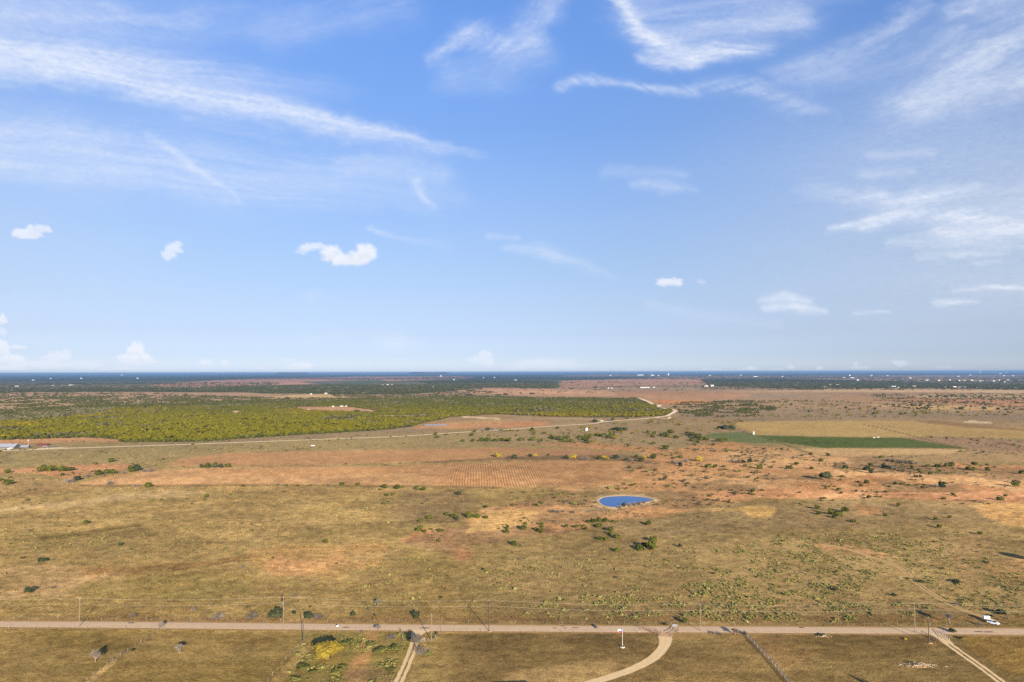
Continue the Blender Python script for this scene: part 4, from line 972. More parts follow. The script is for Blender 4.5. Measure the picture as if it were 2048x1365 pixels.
ribbon('driveway_apron', [(1332, 1260), (1331, 1266), (1330, 1274)], [4.2, 3.2, 2.6], .04, rough_mat('apron_gravel', (196, 160, 126), .08, .8, .98, .03), 1, jag=.06, seed=9)
for s in (-.95, .95): ribbon('driveway_rut', EAST_DRIVE, .58, .03, M_CALICHE, 1.5, off=s, jag=.25, seed=10 + int(s > 0))
ribbon('driveway_throat', [(1858, 1264), (1872, 1270), (1888, 1281), (1900, 1289)], [4.0, 2.4, 2.0, 1.6], .035, M_CALICHE, 1, jag=.08, seed=12)
for s in (-.95, .95): ribbon('pasture_track', PASTURE_TRACK, [.5, .5, .6, .7, .8], .02, M_DIRT, 3, off=s, jag=.3, seed=14 + int(s > 0))
ribbon('far_dirt_road', FAR_ROAD, [4.4, 4.0, 3.8, 3.6, 3.8, 4.2, 5.4, 6.8], .05, M_FARROAD, 14, jag=.1, seed=20)
ribbon('far_dirt_road', FAR_SPUR, [4.0, 2.4, 2.0], .05, M_FARROAD, 14, jag=.15, seed=21)
ribbon('far_dirt_road', FAR_CREST, [5, 6, 5], .05, M_FARROAD, 14, jag=.15, seed=22)
ribbon('far_dirt_road', [(1330, 833), (1312, 835), (1335, 838), (1340, 834)], [3, 3, 3], .06, M_FARROAD, 14, jag=.2, seed=23)
ribbon('farm_yard_gravel', [(66, 899.6), (90, 897.5), (115, 896), (135, 895)], [2, 6, 5, 1], .04, M_FARROAD, 5, jag=.3, seed=24)
ribbon('farm_yard_gravel', [(-20, 900), (10, 898), (30, 896)], [3, 5, 2], .04, M_FARROAD, 5, jag=.3, seed=25)

M_WHEEL = rough_mat('wheel_polished_gravel', (190, 160, 134), .12, .25, .9, .02, c2=(204, 174, 144))
for i, s in enumerate((-1.9, -.75, .75, 1.9)): ribbon('wheel_path', PROAD, .26, .106 - .022 * (abs(s) > 1), M_WHEEL, 4, off=s, jag=.5, seed=30 + i)
M_WHEEL2 = rough_mat('wheel_worn_caliche', (228, 196, 150), .1, .3, .98, .02)
for i, s in enumerate((-.8, .8)): ribbon('wheel_path', CURVE_DRIVE, .3, .036, M_WHEEL2, 2, off=s, jag=.4, seed=40 + i)

# ---------------------------------------------------------------- pond
def pond():
    m, nt, b = new_mat('pond_water'); N, L = nt.nodes, nt.links
    b.inputs['Base Color'].default_value = (.006, .075, .26, 1); b.inputs['Roughness'].default_value = .12; b.inputs['IOR'].default_value = 1.33; b.inputs['Specular IOR Level'].default_value = .18
    g = N.new('ShaderNodeNewGeometry'); n = N.new('ShaderNodeTexNoise'); n.inputs['Scale'].default_value = .9; n.inputs['Detail'].default_value = 4; L.new(g.outputs['Position'], n.inputs['Vector'])
    bp = N.new('ShaderNodeBump'); bp.inputs['Strength'].default_value = .5; bp.inputs['Distance'].default_value = .25; L.new(n.outputs['Fac'], bp.inputs['Height']); L.new(bp.outputs[0], b.inputs['Normal'])
    pts = [P(u, v) for u, v in POND]; c = sum(pts, Vector()) / len(pts)
    Q = catmull([(p.x, p.y, 0) for p in pts + pts[:1]], 3.0)[:-1]; r = random.Random(2)
    Q = [c + (q - c) * (1 + r.uniform(-.012, .012)) for q in Q]; n_ = len(Q)
    o = mesh_obj('pond_water', [(q.x, q.y, .06) for q in Q], [tuple(range(n_))], m); struct(o)
    mb = rough_mat('pond_bank_silt', (200, 172, 134), .1, .3, .98, .03, c2=(182, 150, 112)); vs, fs = [], []
    for k, (s, z) in enumerate(((.985, .02), (1.02, .20), (1.06, .38), (1.12, .30), (1.20, .0))):
        for q in Q:
            e = c + (q - c) * s * (1 + r.uniform(-.01, .01)); vs.append((e.x, e.y, z + r.uniform(-.03, .03) * (0 < k < 4)))
    for k in range(4):
        for i in range(n_): j = (i + 1) % n_; fs.append((k * n_ + i, k * n_ + j, (k + 1) * n_ + j, (k + 1) * n_ + i))
    struct(mesh_obj('pond_bank', vs, fs, mb, smooth=True))
pond()

# low blue mesas on the skyline
def hills():
    M = rough_mat('mesa_brush', (.045, .055, .040), .2, .0006, 1, 0)
    for (u0, u1, D, h) in ((545, 622, 30000, 110), (810, 905, 30000, 116)):
        n = 36; vs, fs = [], []; r = random.Random(u0)
        for i in range(n + 1):
            t = i / n; u = u0 + (u1 - u0) * t; x = (u - 1024) / F * D
            z = h * min(1, math.sin(math.pi * t) * 2.0) ** .7 * (1 + .10 * math.sin(t * 9 + u0)) * (.93 + .07 * r.random())
            for y, k in ((-2500, 0), (-800, .6), (0, 1), (1500, .9), (3500, 0)): vs.append((x * (D + y) / D, D + y, z * k - .3))
        for i in range(n):
            for k in range(4): fs.append((i * 5 + k, (i + 1) * 5 + k, (i + 1) * 5 + k + 1, i * 5 + k + 1))
        struct(mesh_obj('hills', vs, fs, M, smooth=True))
hills()

# ---------------------------------------------------------------- single shrubs and trees, one by one
ORD = 'first second third fourth fifth sixth seventh eighth ninth tenth eleventh twelfth thirteenth fourteenth fifteenth sixteenth seventeenth eighteenth nineteenth twentieth'.split()
ORD += ['twenty-' + o for o in ORD[:9]] + ['thirtieth']
J, D_K, B_, Y_ = 'J', 'D', 'B', 'Y'
BUSH = '''
3,962,10,J 15,970,18,J 82,944,18,J 87,935,8,J 104,943,24,J 124,943,16,J 138,942,20,J 191,930,9,J 223,925,15,J 154,961,16,D 175,955,12,B 196,951,16,J 213,948,14,J 227,948,13,J 125,952,8,J 138,966,22,B 220,969,20,B
262,944,16,J 275,943,15,D 290,944,14,B 301,944,15,B 248,947,12,B 270,974,10,B 296,976,15,J 413,995,10,J 486,974,7,J 171,1049,12,J 239,1093,9,D 15,947,12,J 404,936,10,D 416,936,12,J 430,936,12,D 443,936,10,D 456,935,12,J 481,1083,6,B
556,971,10,B 573,973,7,J 596,973,7,J 622,972,6,J 656,972,10,B 684,971,11,J 716,971,8,J 770,977,12,J 795,979,12,J 805,976,8,J 773,993,10,J 786,991,8,J 833,980,10,J 846,981,12,J 919,991,12,D 971,1016,8,D 859,1038,13,J 841,1044,12,J 893,1032,10,J 907,1035,11,J 915,1041,9,D 938,1037,14,J 953,1037,15,J 972,1038,11,J
836,1063,14,J 842,1058,10,J 849,1066,9,J 862,1061,8,J 882,1065,11,J 651,1087,13,J 878,1085,8,J 1015,1067,11,J 1014,1059,9,J 996,915,14,Y 1018,916,12,B 878,925,8,B
873,877,11,J 871,870,8,J 892,871,8,J 943,872,9,J 965,863,11,B 975,862,9,D 985,861,12,B 1003,862,11,B 950,865,8,J 962,883,11,J 975,883,15,J 990,883,13,J 1004,883,11,J 1018,884,10,J 926,884,8,J 946,884,8,J
1063,862,11,J 1068,870,7,J 1088,869,7,J 1033,873,6,J 1116,858,7,J 1103,877,11,J 1112,879,15,J 1122,881,15,J 1134,878,13,J 1144,885,15,J 1129,885,9,J 1160,877,13,J 1168,881,11,J 1175,878,15,J 1181,873,13,J 1173,886,11,J 1195,872,13,J 1207,874,13,J 1216,877,13,J 1223,873,11,J 1231,877,9,J
1228,861,16,D 1238,862,21,D 1248,862,13,D 1044,882,12,J 1067,882,12,J 1083,883,7,J 1193,859,7,B 1206,860,7,B 1297,867,9,J 1308,870,9,J 1305,875,8,J 1327,872,13,J 1335,875,11,J 1341,867,15,J 1353,877,10,J 1375,870,13,J 1385,873,15,J 1395,877,17,J 1405,881,15,J 1412,881,11,J 1384,882,10,J
1440,858,12,D 1451,859,15,D 1461,858,11,D 1468,861,9,D 1434,884,11,J 1443,884,11,J 1451,883,10,J 1331,899,13,J 1029,917,11,D 1061,914,10,D 1070,913,9,Y 1097,912,6,J 1132,918,9,D 1145,918,17,Y 1170,920,20,B 1198,919,9,D 1208,919,17,Y 1231,918,11,D 1238,917,14,B 1252,922,9,D 1263,922,11,B
1273,916,9,J 1282,924,12,D 1288,919,12,Y 1306,918,13,J 1300,927,12,B 1345,927,16,B 1358,929,16,B 1361,933,10,D 1372,925,14,B 1398,923,16,Y 1361,917,9,J 1465,925,12,B 1478,924,12,B 1487,927,10,D 1499,926,11,D 1515,924,10,B 1528,924,12,B 1282,939,8,J 1259,937,8,J 1330,960,9,D 1417,936,14,J 1430,936,11,J 1448,935,8,J 1490,934,9,J 1519,938,11,J 1506,985,10,J
1248,1014,10,D 1258,1013,13,B 1268,1012,14,B 1277,1010,13,B 1287,1007,11,B 1296,1004,9,B 1239,1017,12,B 1105,1025,13,B 1115,1026,13,B 1126,1025,10,B 1146,1027,13,B 1110,1044,10,B 1145,1041,8,B 1052,1050,9,J 1083,1051,10,J 1083,1056,8,J 1046,1060,15,J 1074,1061,11,J 1081,1066,13,J 1133,1056,12,J 1154,1057,11,J 1167,1054,9,J 1172,1060,9,J
1176,1046,10,J 1187,1045,14,J 1198,1044,12,J 1209,1044,13,J 1198,1055,14,J 1227,1045,10,J 1296,1051,12,J 1221,1063,12,J 1222,1070,10,J 1233,1078,14,J 1201,1080,13,J 1212,1081,14,J 1307,1084,14,J 1280,1100,21,J 1291,1094,17,J 1305,1101,21,J 1233,1105,13,J 1361,1095,10,D 1028,1092,12,J
1657,913,9,J 1643,924,10,J 1622,911,9,J 1593,930,11,J 1548,926,10,B 1576,938,9,J 1583,939,8,J 1622,939,9,J 1690,938,11,D 1741,933,10,J 1733,941,12,D 1742,947,11,D 1763,917,10,J 1768,936,11,D 1777,938,11,D 1786,939,9,B 1805,943,14,B 1825,939,9,J 1775,922,12,B 1785,924,12,B 1796,926,15,B 1808,927,17,B 1820,928,16,B 1831,929,12,B
1856,935,10,J 1876,935,13,J 1892,936,14,J 1903,934,12,J 1950,932,14,J 1942,941,15,J 1935,939,9,J 1975,942,10,J 1840,947,11,J 1861,950,10,J 1879,946,7,J 1832,955,8,D 1841,956,7,D 2044,949,12,J 1806,970,11,J 1791,970,9,J 1733,968,11,J 1722,974,9,J 1778,975,7,J 1870,975,11,B 1884,975,13,D 2030,974,16,J 1651,979,6,J 1712,984,6,D 1682,988,7,J 1845,978,9,J 1678,982,10,J 1727,992,9,B 1906,992,9,J 2011,994,8,J 2000,1001,14,J 1888,999,9,J 1738,997,9,J
1635,1019,13,J 1662,1030,15,J 1675,1031,17,J 1690,1025,16,J 1670,1037,12,J 1638,1030,11,J 1707,1045,12,J 1770,1034,10,J 1796,1013,8,J 1893,1028,6,B 1872,1041,9,J 1899,1037,8,J 1877,1057,11,J 1961,1070,10,J
1618,825,7,D 1692,817,6,D 1750,820,5,D 1747,830,6,D 1787,812,5,D 1801,830,5,D 1825,813,7,D 1840,813,6,D 1857,813,8,D 1861,795,7,D 1890,795,7,D 1905,794,7,D 1932,796,8,D 1962,794,6,D 1893,806,6,D 1930,807,6,D 1968,807,6,D 2033,807,7,D 1923,819,10,D 1968,819,9,D 1996,820,7,D 2013,821,7,D 1270,798,9,D 1190,845,11,D 1226,842,8,D 1255,838,5,D
715,826,14,D 757,825,14,D 600,813,12,D 620,813,12,D 640,812,10,D 575,798,10,D 914,794,12,D 940,791,12,D 996,791,13,D 1010,790,12,D 1064,789,10,D 1145,778,8,D 1190,776,7,D 950,812,14,D 965,811,14,D
'''
BUSHES = [(float(a), float(b), float(c), k) for a, b, c, k in (t.split(',') for t in BUSH.split())]
AREAS = [  # v0, v1, u0, u1, where
    (785, 799, 0, 1300, 'in the far tan fields'), (785, 800, 1300, 2049, 'in the far right pale pasture'), (799, 830, 0, 1200, 'around the clearings in the green wood'), (800, 812, 1500, 2049, 'on the far red ground at right'),
    (812, 835, 1500, 2049, 'on the far grey pasture at right'), (835, 851, 1100, 1300, 'by the fork of the far dirt road'), (851, 868, 860, 1100, 'along the pale dirt road'), (868, 892, 850, 950, 'just below the pale dirt road'),
    (875, 892, 950, 1095, 'in the row above the middle field'), (855, 892, 1050, 1152, 'in the thicket left of the white tank'), (855, 892, 1152, 1260, 'in the thicket beside the white tank'),
    (864, 892, 1260, 1365, 'in the scatter right of the white tank'), (864, 892, 1365, 1430, 'in the slanting thicket by the green field'), (852, 892, 1400, 1500, 'by the corner of the green field'),
    (890, 905, 1300, 1400, 'at the upper edge of the orange ground'), (905, 930, 850, 1165, 'in the weedy seam of the ploughed land'), (905, 931, 1165, 1320, 'in the seam at the field end'), (905, 935, 1320, 1540, 'in the creek line right of the fields'),
    (905, 926, 1600, 1765, 'on the tan strip below the green field'), (915, 932, 1765, 1840, 'in the grey thicket on the far right slope'), (920, 945, 1540, 1700, 'on orange ground left of the big oak'),
    (930, 960, 1700, 1850, 'on orange ground above and right of the oak'), (930, 960, 1850, 2049, 'in the far right creek line'), (934, 965, 1200, 1540, 'on the orange ground beyond the ploughed field'),
    (960, 979, 1700, 1830, 'on the orange ground below the creek'), (960, 980, 1830, 2049, 'on the orange ground at the right edge'), (975, 1005, 1500, 1760, 'low on the orange slope'), (980, 1005, 1760, 2049, 'along the lower rim of orange ground'),
    (920, 950, 60, 145, 'in the left orange patch'), (920, 958, 145, 240, 'left of the ploughed field tip'), (940, 975, -5, 60, 'at the left edge of the pasture'), (940, 955, 240, 310, 'in the thicket at the field tip'), (930, 940, 400, 460, 'in the hedge along the field'),
    (958, 980, 100, 300, 'below the ploughed field tip'), (968, 976, 480, 730, 'along the lower ploughed edge'), (975, 1000, 740, 870, 'just below the ploughed field'), (990, 1000, 400, 420, 'in the open left pasture'), (985, 1020, 900, 990, 'on the grey patch by the field corner'),
    (1025, 1050, 820, 925, 'left of the orange draw'), (1030, 1045, 925, 985, 'on the orange draw'), (1054, 1072, 820, 900, 'at the left end of the orange draw'), (1080, 1095, 600, 900, 'in the lower left pasture'),
    (1000, 1020, 1230, 1300, 'on the near bank of the pond'), (1020, 1045, 1095, 1160, 'in the dry thicket left below the pond'), (1045, 1100, 1000, 1095, 'on orange ground left below the pond'), (1050, 1062, 1125, 1175, 'in the short row below the dry thicket'),
    (1040, 1060, 1175, 1300, 'in the row below the pond'), (1060, 1085, 1190, 1240, 'in the string below the pond row'), (1080, 1110, 1225, 1320, 'in the dark clump below the pond'), (1090, 1100, 1340, 1380, 'right of the dark clump'),
    (1015, 1050, 1630, 1720, 'in the group on the grey right slope'), (1005, 1075, 1760, 2049, 'on the grey slope at far right'), (1045, 1095, 160, 260, 'in the middle left pasture'), (1080, 1095, 470, 500, 'in the middle left pasture')]
KN = {'J': ('juniper', 'juniper bush', 'bright green juniper bush', JUN), 'D': ('dark_tree', 'tree', 'dark green rounded tree', DRK), 'B': ('bare_shrub', 'shrub', 'leafless grey brown shrub', BAR), 'Y': ('yellow_tree', 'tree', 'yellow leaved tree', YEL), 'W': ('green_mound', 'bush', 'yellow green bush', WED)}

def bush(u, v, w, k, label, cat, group, i, hk=1.0, rnd=None):
    nm, _, _, protos = KN[k]; r = rnd or random.Random(int(u * 31 + v * 7)); s = w * mpp(u, v)
    o = bpy.data.objects.new(nm, protos[r.randrange(len(protos))]); C.objects.link(o); o.location = P(u, v)
    s *= (1.22 if v < 900 else 1.12) * {'J': .98, 'D': 1.0, 'B': 1.0, 'Y': 1.05, 'W': 1.0}[k]
    o.scale = (s, s * r.uniform(.85, 1.1), min(s, 9.0) * hk * r.uniform(.85, 1.15) * (.95 if k in 'JD' else .9)); o.rotation_euler = (0, 0, r.uniform(0, 6.28))
    tag(o, label, cat, group); return o

def place_bushes():
    sets = {}
    for b in BUSHES:
        u, v, w, k = b
        ar = next((i for i, a in enumerate(AREAS) if a[0] <= v < a[1] and a[2] <= u < a[3]), None)
        if ar is None:
            ar = min(range(len(AREAS)), key=lambda i: abs((AREAS[i][0] + AREAS[i][1]) / 2 - v) * 4 + abs((AREAS[i][2] + AREAS[i][3]) / 2 - u) * .3)
        sets.setdefault((AREAS[ar][4], k), []).append(b)
    for (where, k), L_ in sets.items():
        L_.sort(); nm, cat, desc, _ = KN[k]
        for i, (u, v, w, _) in enumerate(L_):
            if len(L_) == 1: lab = '%s %s' % (desc, where)
            else:
                pos = 'leftmost' if i == 0 else 'rightmost' if i == len(L_) - 1 else ORD[i] + ' from left'
                lab = '%s, %s of its kind %s' % (desc, pos, where)
            ws = lab.split()
            if len(ws) > 16: lab = lab.replace('bright green ', 'green ').replace('leafless grey brown', 'leafless').replace('dark green rounded', 'dark').replace(' of its kind', '')
            bush(u, v, w, k, lab, cat, ('juniper bushes' if k == 'J' else 'dark trees' if k == 'D' else 'leafless shrubs' if k == 'B' else 'yellow trees') + ' scattered on the ranch land', i)
    # the front rank of the cedar wood
    edge = [(0, 880), (60, 879), (120, 877), (175, 875), (228, 878), (240, 884), (300, 885), (360, 884), (420, 883), (470, 879), (540, 874), (620, 869), (700, 865), (760, 861), (820, 854), (850, 845), (905, 835)]
    r = random.Random(77); u = 4.0; cnt = {}
    while u < 900:
        v = float(np.interp(u, [e[0] for e in edge], [e[1] for e in edge])) + r.uniform(-.8, .5)
        w = r.uniform(7, 11) * (v - 745) / 135; 
        st = min(4, int(u / 190)); cnt[st] = cnt.get(st, 0) + 1
        lab = 'olive cedar, %s from left in the %s of the wood front edge' % (ORD[cnt[st] - 1], ('leftmost fifth', 'second fifth', 'middle fifth', 'fourth fifth', 'rightmost fifth')[st])
        o = bush(u, v, w, 'J', lab, 'cedar', 'cedars along the front edge of the wood', 0, .95, r); o.name = 'cedar_tree'
        u += r.uniform(7, 12)
place_bushes()

def big_tree(name, u, v, width, height, kind, label, cat, seed=1, group=None, lean=0.0):
    """trunk with forking limbs and a crown that belongs to it"""
    r = random.Random(seed); root = empty(name, P(u, v), label, cat, group)
    mb = MB(); tips = []
    th = height * (.30 if kind != 'B' else .22)
    def limb(p, d, L_, rad, lev):
        q = p + d * L_; mb.tube(p, q, rad, rad * .68, 6 if lev == 0 else 5, False)
        if lev >= 3: tips.append(q); return
        for _ in range(3 if lev < 2 else 2):
            e = (d * .75 + Vector((r.uniform(-1, 1), r.uniform(-1, 1), r.uniform(-.1, .7))) * .8).normalized()
            e.z = max(e.z, .12); limb(q, e.normalized(), L_ * r.uniform(.62, .85), rad * .62, lev + 1)
    n0 = 1 if kind == 'D' else r.choice((2, 3))
    for i in range(n0):
        a = r.uniform(0, 6.28); d = Vector((math.cos(a) * (.0 if n0 == 1 else .35) + lean, math.sin(a) * (.0 if n0 == 1 else .35), 1)).normalized()
        limb(Vector((0, 0, -.1)), d, th, .05 * height ** .8 * (1 if n0 == 1 else .75), 0)
    mb.build('trunk', M_TWIGBARK if kind == 'B' else M_BARK, root)
    if kind == 'B':
        vs, fs = [], []
        for q in tips:
            for _ in range(13):
                d = Vector((r.uniform(-1, 1), r.uniform(-1, 1), r.uniform(-.35, .9))).normalized() * height * .17 * r.uniform(.5, 1.2); a = d.orthogonal().normalized() * .028 * height ** .5
                i = len(vs); vs += [tuple(q - a), tuple(q + a), tuple(q + d)]; fs.append((i, i + 1, i + 2))
                m = q + d * .5; d2 = (d + Vector((r.uniform(-1, 1), r.uniform(-1, 1), r.uniform(-1, 1))) * .08 * height).normalized() * height * .09; i = len(vs); vs += [tuple(m - a * .7), tuple(m + a * .7), tuple(m + d2)]; fs.append((i, i + 1, i + 2))
        mesh_obj('twigs', vs, fs, M_BARE, root)
    else:
        me = crown_mesh('crown', {'Y': M_YELLOWLEAF, 'D': M_DARKLEAF, 'J': M_JUNIPER}[kind], seed + 5, 1500 if kind == 'Y' else 1100, 13, (height * (.80)) / width, .035, True, .34, 2)
        c = bpy.data.objects.new('crown', me); C.objects.link(c); c.parent = root; c.scale = (width, width, width); c.location = (0, 0, height * .16)
    return root
M_TWIGBARK = rough_mat('weathered_bark', (.20, .17, .14), .25, 6.0, .95, .1)
big_tree('oak_tree', 1651, 961, 11.5, 9.5, 'D', 'large round dark oak standing alone on the orange ground at right', 'oak tree', 3)
big_tree('yellow_tree', 657, 1319, 10.0, 7.2, 'Y', 'broad tree with golden yellow leaves this side of the road', 'tree', 5)
big_tree('bare_tree', 191, 1325, 3.2, 6.0, 'B', 'pale leafless tree casting a dark shadow in the left paddock', 'tree', 8)
big_tree('bare_tree', 359, 1306, 4.0, 4.6, 'B', 'small leafless tree with two tufts in the left paddock', 'tree', 9)
big_tree('bare_tree', 1899, 1247, 5.0, 5.6, 'B', 'spreading leafless tree beyond the road near the white car', 'tree', 10)
big_tree('bare_tree', 832, 1296, 4.6, 6.8, 'B', 'grey leafless tree leaning over the two rut driveway', 'tree', 11)
big_tree('bare_tree', 322, 1258, 5.0, 3.6, 'B', 'grey leafless tree hanging over the left stretch of road', 'tree', 12)
big_tree('bare_tree', 1470, 1270, 5.0, 3.6, 'B', 'reddish leafless thicket tree at the head of the pale rail fence', 'tree', 13)
tq = unproj(np.array(1655.), np.array(1325.)) + np.array([sv.x, sv.y]) / sv.z * 13.5
tt = big_tree('tall_tree', 1737, 1363, 3.4, 13.0, 'J', 'tall narrow tree below the bottom edge throwing a thin shadow into the right paddock', 'tree', 14); tt.location = (float(tq[0]), float(tq[1]), 0)
big_tree('bare_tree', 755, 1213, 3.4, 4.6, 'B', 'lone small leafless tree in the pasture left of the pole shadow', 'tree', 15)
big_tree('bare_tree', 757, 1262, 4.0, 3.2, 'B', 'leafless tree at the roadside above the overgrown lot', 'tree', 16)
big_tree('juniper_tree', 1370, 1248, 2.4, 2.6, 'J', 'small green juniper beyond the road opposite the entrance gate', 'juniper', 17)
SINGLES = [(387, 1222, 10, 'B', 1.4, 'small leafless shrub beyond the road, leftmost above the grey verge'), (436, 1237, 27, 'B', .8, 'round brown bush beyond the road, left of a wider one'), (505, 1237, 26, 'B', .8, 'wide leafless brown bush beyond the road, second of four big ones'),
    (553, 1238, 30, 'D', .8, 'dark olive bush beside the second roadside pole'), (618, 1238, 22, 'D', .75, 'dark bush in the pair right of the second roadside pole'), (637, 1238, 24, 'B', .75, 'greyish bush, right one of the pair beyond the road'),
    (588, 1228, 9, 'D', .8, 'little dark bush between the two big roadside bushes'), (706, 1231, 12, 'D', .7, 'dark bush left of the overgrown lot, beyond the road'), (750, 1232, 6, 'D', .9, 'tiny dark bush beyond the road above the leafless roadside tree'), (737, 1222, 8, 'B', 1.4, 'thin bare shrub left of the lone small tree'),
    (833, 1237, 13, 'D', 1.1, 'bush standing in for a dark shadow beyond the road above the rut driveway'), (590, 1194, 10, 'B', 1.0, 'faint bare shrub alone in the pasture above the second pole'), (265, 1233, 16, 'B', .6, 'low bare shrub beyond the road above the grey tree'), (85, 1124, 18, 'D', .55, 'dark low bush in the upper left pasture'),  # upright bush above the rut driveway is added to stand in for a shadow
    (58, 1185, 17, 'D', .7, 'dark slanting bush at the left edge of the pale grass'), (106, 1177, 12, 'B', .7, 'brown shrub on the pale grass near the left edge'), (485, 1135, 10, 'B', .7, 'small grey shrub in the left pasture'), (46, 1117, 9, 'D', .5, 'tiny dark shrub in the far upper left pasture'), (425, 1213, 8, 'B', 1.2, 'thin shrub above the round brown bush'),
    (225, 1321, 9, 'B', 1.0, 'bare shrub on the fence below the pale leafless tree'), (248, 1306, 7, 'B', .9, 'bare shrub on the fence beside the left paddock'), (266, 1302, 7, 'D', .9, 'dark shrub on the left paddock fence'),
    (783, 1278, 22, 'B', .8, 'dark bare bush at the top of the overgrown lot'), (724, 1266, 9, 'B', 1.0, 'bare bush on the roadside fence left of the lot'), (801, 1262, 6, 'B', 1.2, 'upright bare bush on the fence corner by the lot'), (845, 1310, 28, 'B', .85, 'round grey bush right of the rut driveway'), (856, 1311, 20, 'W', .5, 'green growth at the foot of the round grey bush'),
    (820, 1282, 12, 'D', .9, 'dark bush left of the farm gate'), (874, 1270, 6, 'D', 1.3, 'upper dark bush on the short fence by the gate'), (868, 1279, 6, 'D', 1.3, 'lower dark bush on the short fence by the gate'),
    (1425, 1268, 14, 'B', .8, 'pale straw coloured shrub on the near side of the road'), (1440, 1270, 12, 'B', .8, 'pale shrub left of the reddish thicket tree'), (1488, 1269, 14, 'B', .9, 'reddish shrub at the top of the pale rail fence'),
    (1643, 1272, 14, 'D', .35, 'low flat dark shrub below the road'), (1811, 1280, 8, 'Y', .7, 'little yellow shrub on a pale patch near the right pole'), (1921, 1278, 9, 'D', .7, 'dark shrub right of the right hand driveway'), (1958, 1251, 11, 'B', 1.0, 'brown shrub left of the parked white car'),
    (2004, 1229, 20, 'D', .6, 'dark shrub above the white car'), (2014, 1238, 9, 'B', 1.0, 'grey shrub beside the dark shrub above the car'), (1910, 1210, 14, 'B', .6, 'brown shrub where the pasture track bends'), (1843, 1166, 14, 'D', .4, 'flat green shrub beside the pasture track'), (1913, 1165, 18, 'D', .4, 'spread of green shrub right of the pasture track'),
    (1905, 1265, 14, 'D', .7, 'dark bush on the verge by the right driveway'), (1975, 1127, 9, 'D', .7, 'dark shrub in the upper right pasture'), (1673, 1182, 14, 'D', .6, 'dark green shrub in the middle of the cactus flat'), (1788, 1192, 10, 'D', .6, 'dark green shrub right in the cactus flat'),
    (740, 1290, 20, 'W', .35, 'green weed mound left of the lot, upper one'), (694, 1289, 26, 'W', .45, 'bright green mound beside the yellow tree'), (760, 1304, 34, 'W', .35, 'wide green mound in the middle of the lot'), (790, 1300, 26, 'W', .5, 'tall green mound near the rut driveway'), (608, 1337, 30, 'W', .3, 'yellow green mound below the yellow tree, leftmost'),
    (628, 1345, 18, 'W', .35, 'green mound below the yellow tree'), (672, 1348, 28, 'W', .4, 'bright mound at the lower left of the red strip'), (686, 1334, 14, 'W', .5, 'small bright mound beside the red strip'), (590, 1363, 22, 'W', .35, 'mound at the bottom edge below the yellow tree'), (780, 1341, 20, 'W', .3, 'flat green mound beside the rut driveway, lowest one')]
for i, (u, v, w, k, hk, lab) in enumerate(SINGLES):
    bush(u, v, w, k, lab, {'J': 'bush', 'D': 'bush', 'B': 'shrub', 'Y': 'shrub', 'W': 'bush'}[k], None, i, hk)
# a tall oak just outside the right edge; only its shadow reaches the view
big_tree('oak_tree', 2092, 1128, 9.0, 8.5, 'D', 'oak just beyond the right edge whose shadow falls into the pasture', 'oak tree', 23)

# ---------------------------------------------------------------- power line
M_POLE = rough_mat('creosote_pole', (.045, .030, .022), .25, 3.0, .9, .15); M_POLE2 = rough_mat('weathered_pole', (.17, .125, .085), .2, 3.0, .9, .15)
M_CERAM = rough_mat('insulator_porcelain', (.45, .43, .40), .05, 3, .25, .5); M_WIRE = rough_mat('aluminium_wire', (.30, .27, .23), .05, 3, .6, .3)
M_CONC = rough_mat('concrete', (.48, .46, .40), .15, 2.0, .9, .2, bump=.02); M_STEEL = rough_mat('galvanised_steel', (.38, .38, .37), .1, 3, .5, .4, .5)
M_TANSIL = rough_mat('pale_soil_heap', (176, 144, 98), .1, 2.0, .98, .03)
def pole(u, v, h, mat, label, group, base=False, trans=False):
    root = empty('utility_pole', P(u, v), label, 'utility pole', group)
    MB().tube((0, 0, -1), (0, 0, h), .15, .10, 10).build('pole_shaft', mat, root)
    a = MB().tube((0, 0, h), (0, 0, h + .28), .03, .03, 6).tube((0, 0, h + .12), (0, 0, h + .34), .085, .06, 8).build('insulator', M_CERAM, root)
    MB().tube((.15, 0, h - 1.9), (.30, 0, h - 1.9), .05, .05, 6).tube((.30, 0, h - 1.98), (.30, 0, h - 1.80), .05, .05, 6).build('neutral_bracket', M_STEEL, root)
    MB().path([(.16, -.05, h - .6), (.21, -.05, h - 2.4), (.235, -.05, .1)], .012, 4).build('ground_wire', M_WIRE, root)
    if trans:
        t = MB().tube((-.42, 0, h - 2.7), (-.42, 0, h - 1.7), .26, .26, 12).tube((-.2, 0, h - 2.2), (-.1, 0, h - 2.2), .05, .05, 4).build('transformer', rough_mat('transformer_paint', (.10, .10, .10), .06, 2, .5, .3), root)
        MB().tube((-.42, 0, h - 1.7), (-.42, 0, h - 1.42), .06, .04, 6).build('bushing', M_CERAM, t)
    if base: MB().ico((.25, -.2, .02), .75, 2, .12, (1.3, .9, .22)).build('pole_footing', M_TANSIL, root)
    return root
ROWP = [(-253, 1251.5, 11.4), (158, 1254.5, 10.9), (566, 1258.5, 12.0), (978, 1263.2, 11.6), (1401, 1262.5, 9.9), (1830, 1266.0, 10.9), (2262, 1270, 11)]
GP = 'utility poles in the roadside line'
WHO = ['outside the left edge', 'leftmost pale roadside pole with a dark diagonal shadow', 'pale roadside pole with dark top rising beside a dark bush', 'dark roadside pole with a long shadow left of the flagpole', 'pale tan roadside pole right of the entrance gate', 'slender pale pole left of the dark pole by the right driveway', 'outside right']
for i, (u, v, h) in enumerate(ROWP):
    if 0 < i < 6: pole(u, v, h, M_POLE if i == 3 else M_POLE2, WHO[i], GP, base=(i == 3), trans=(i in (2,)))
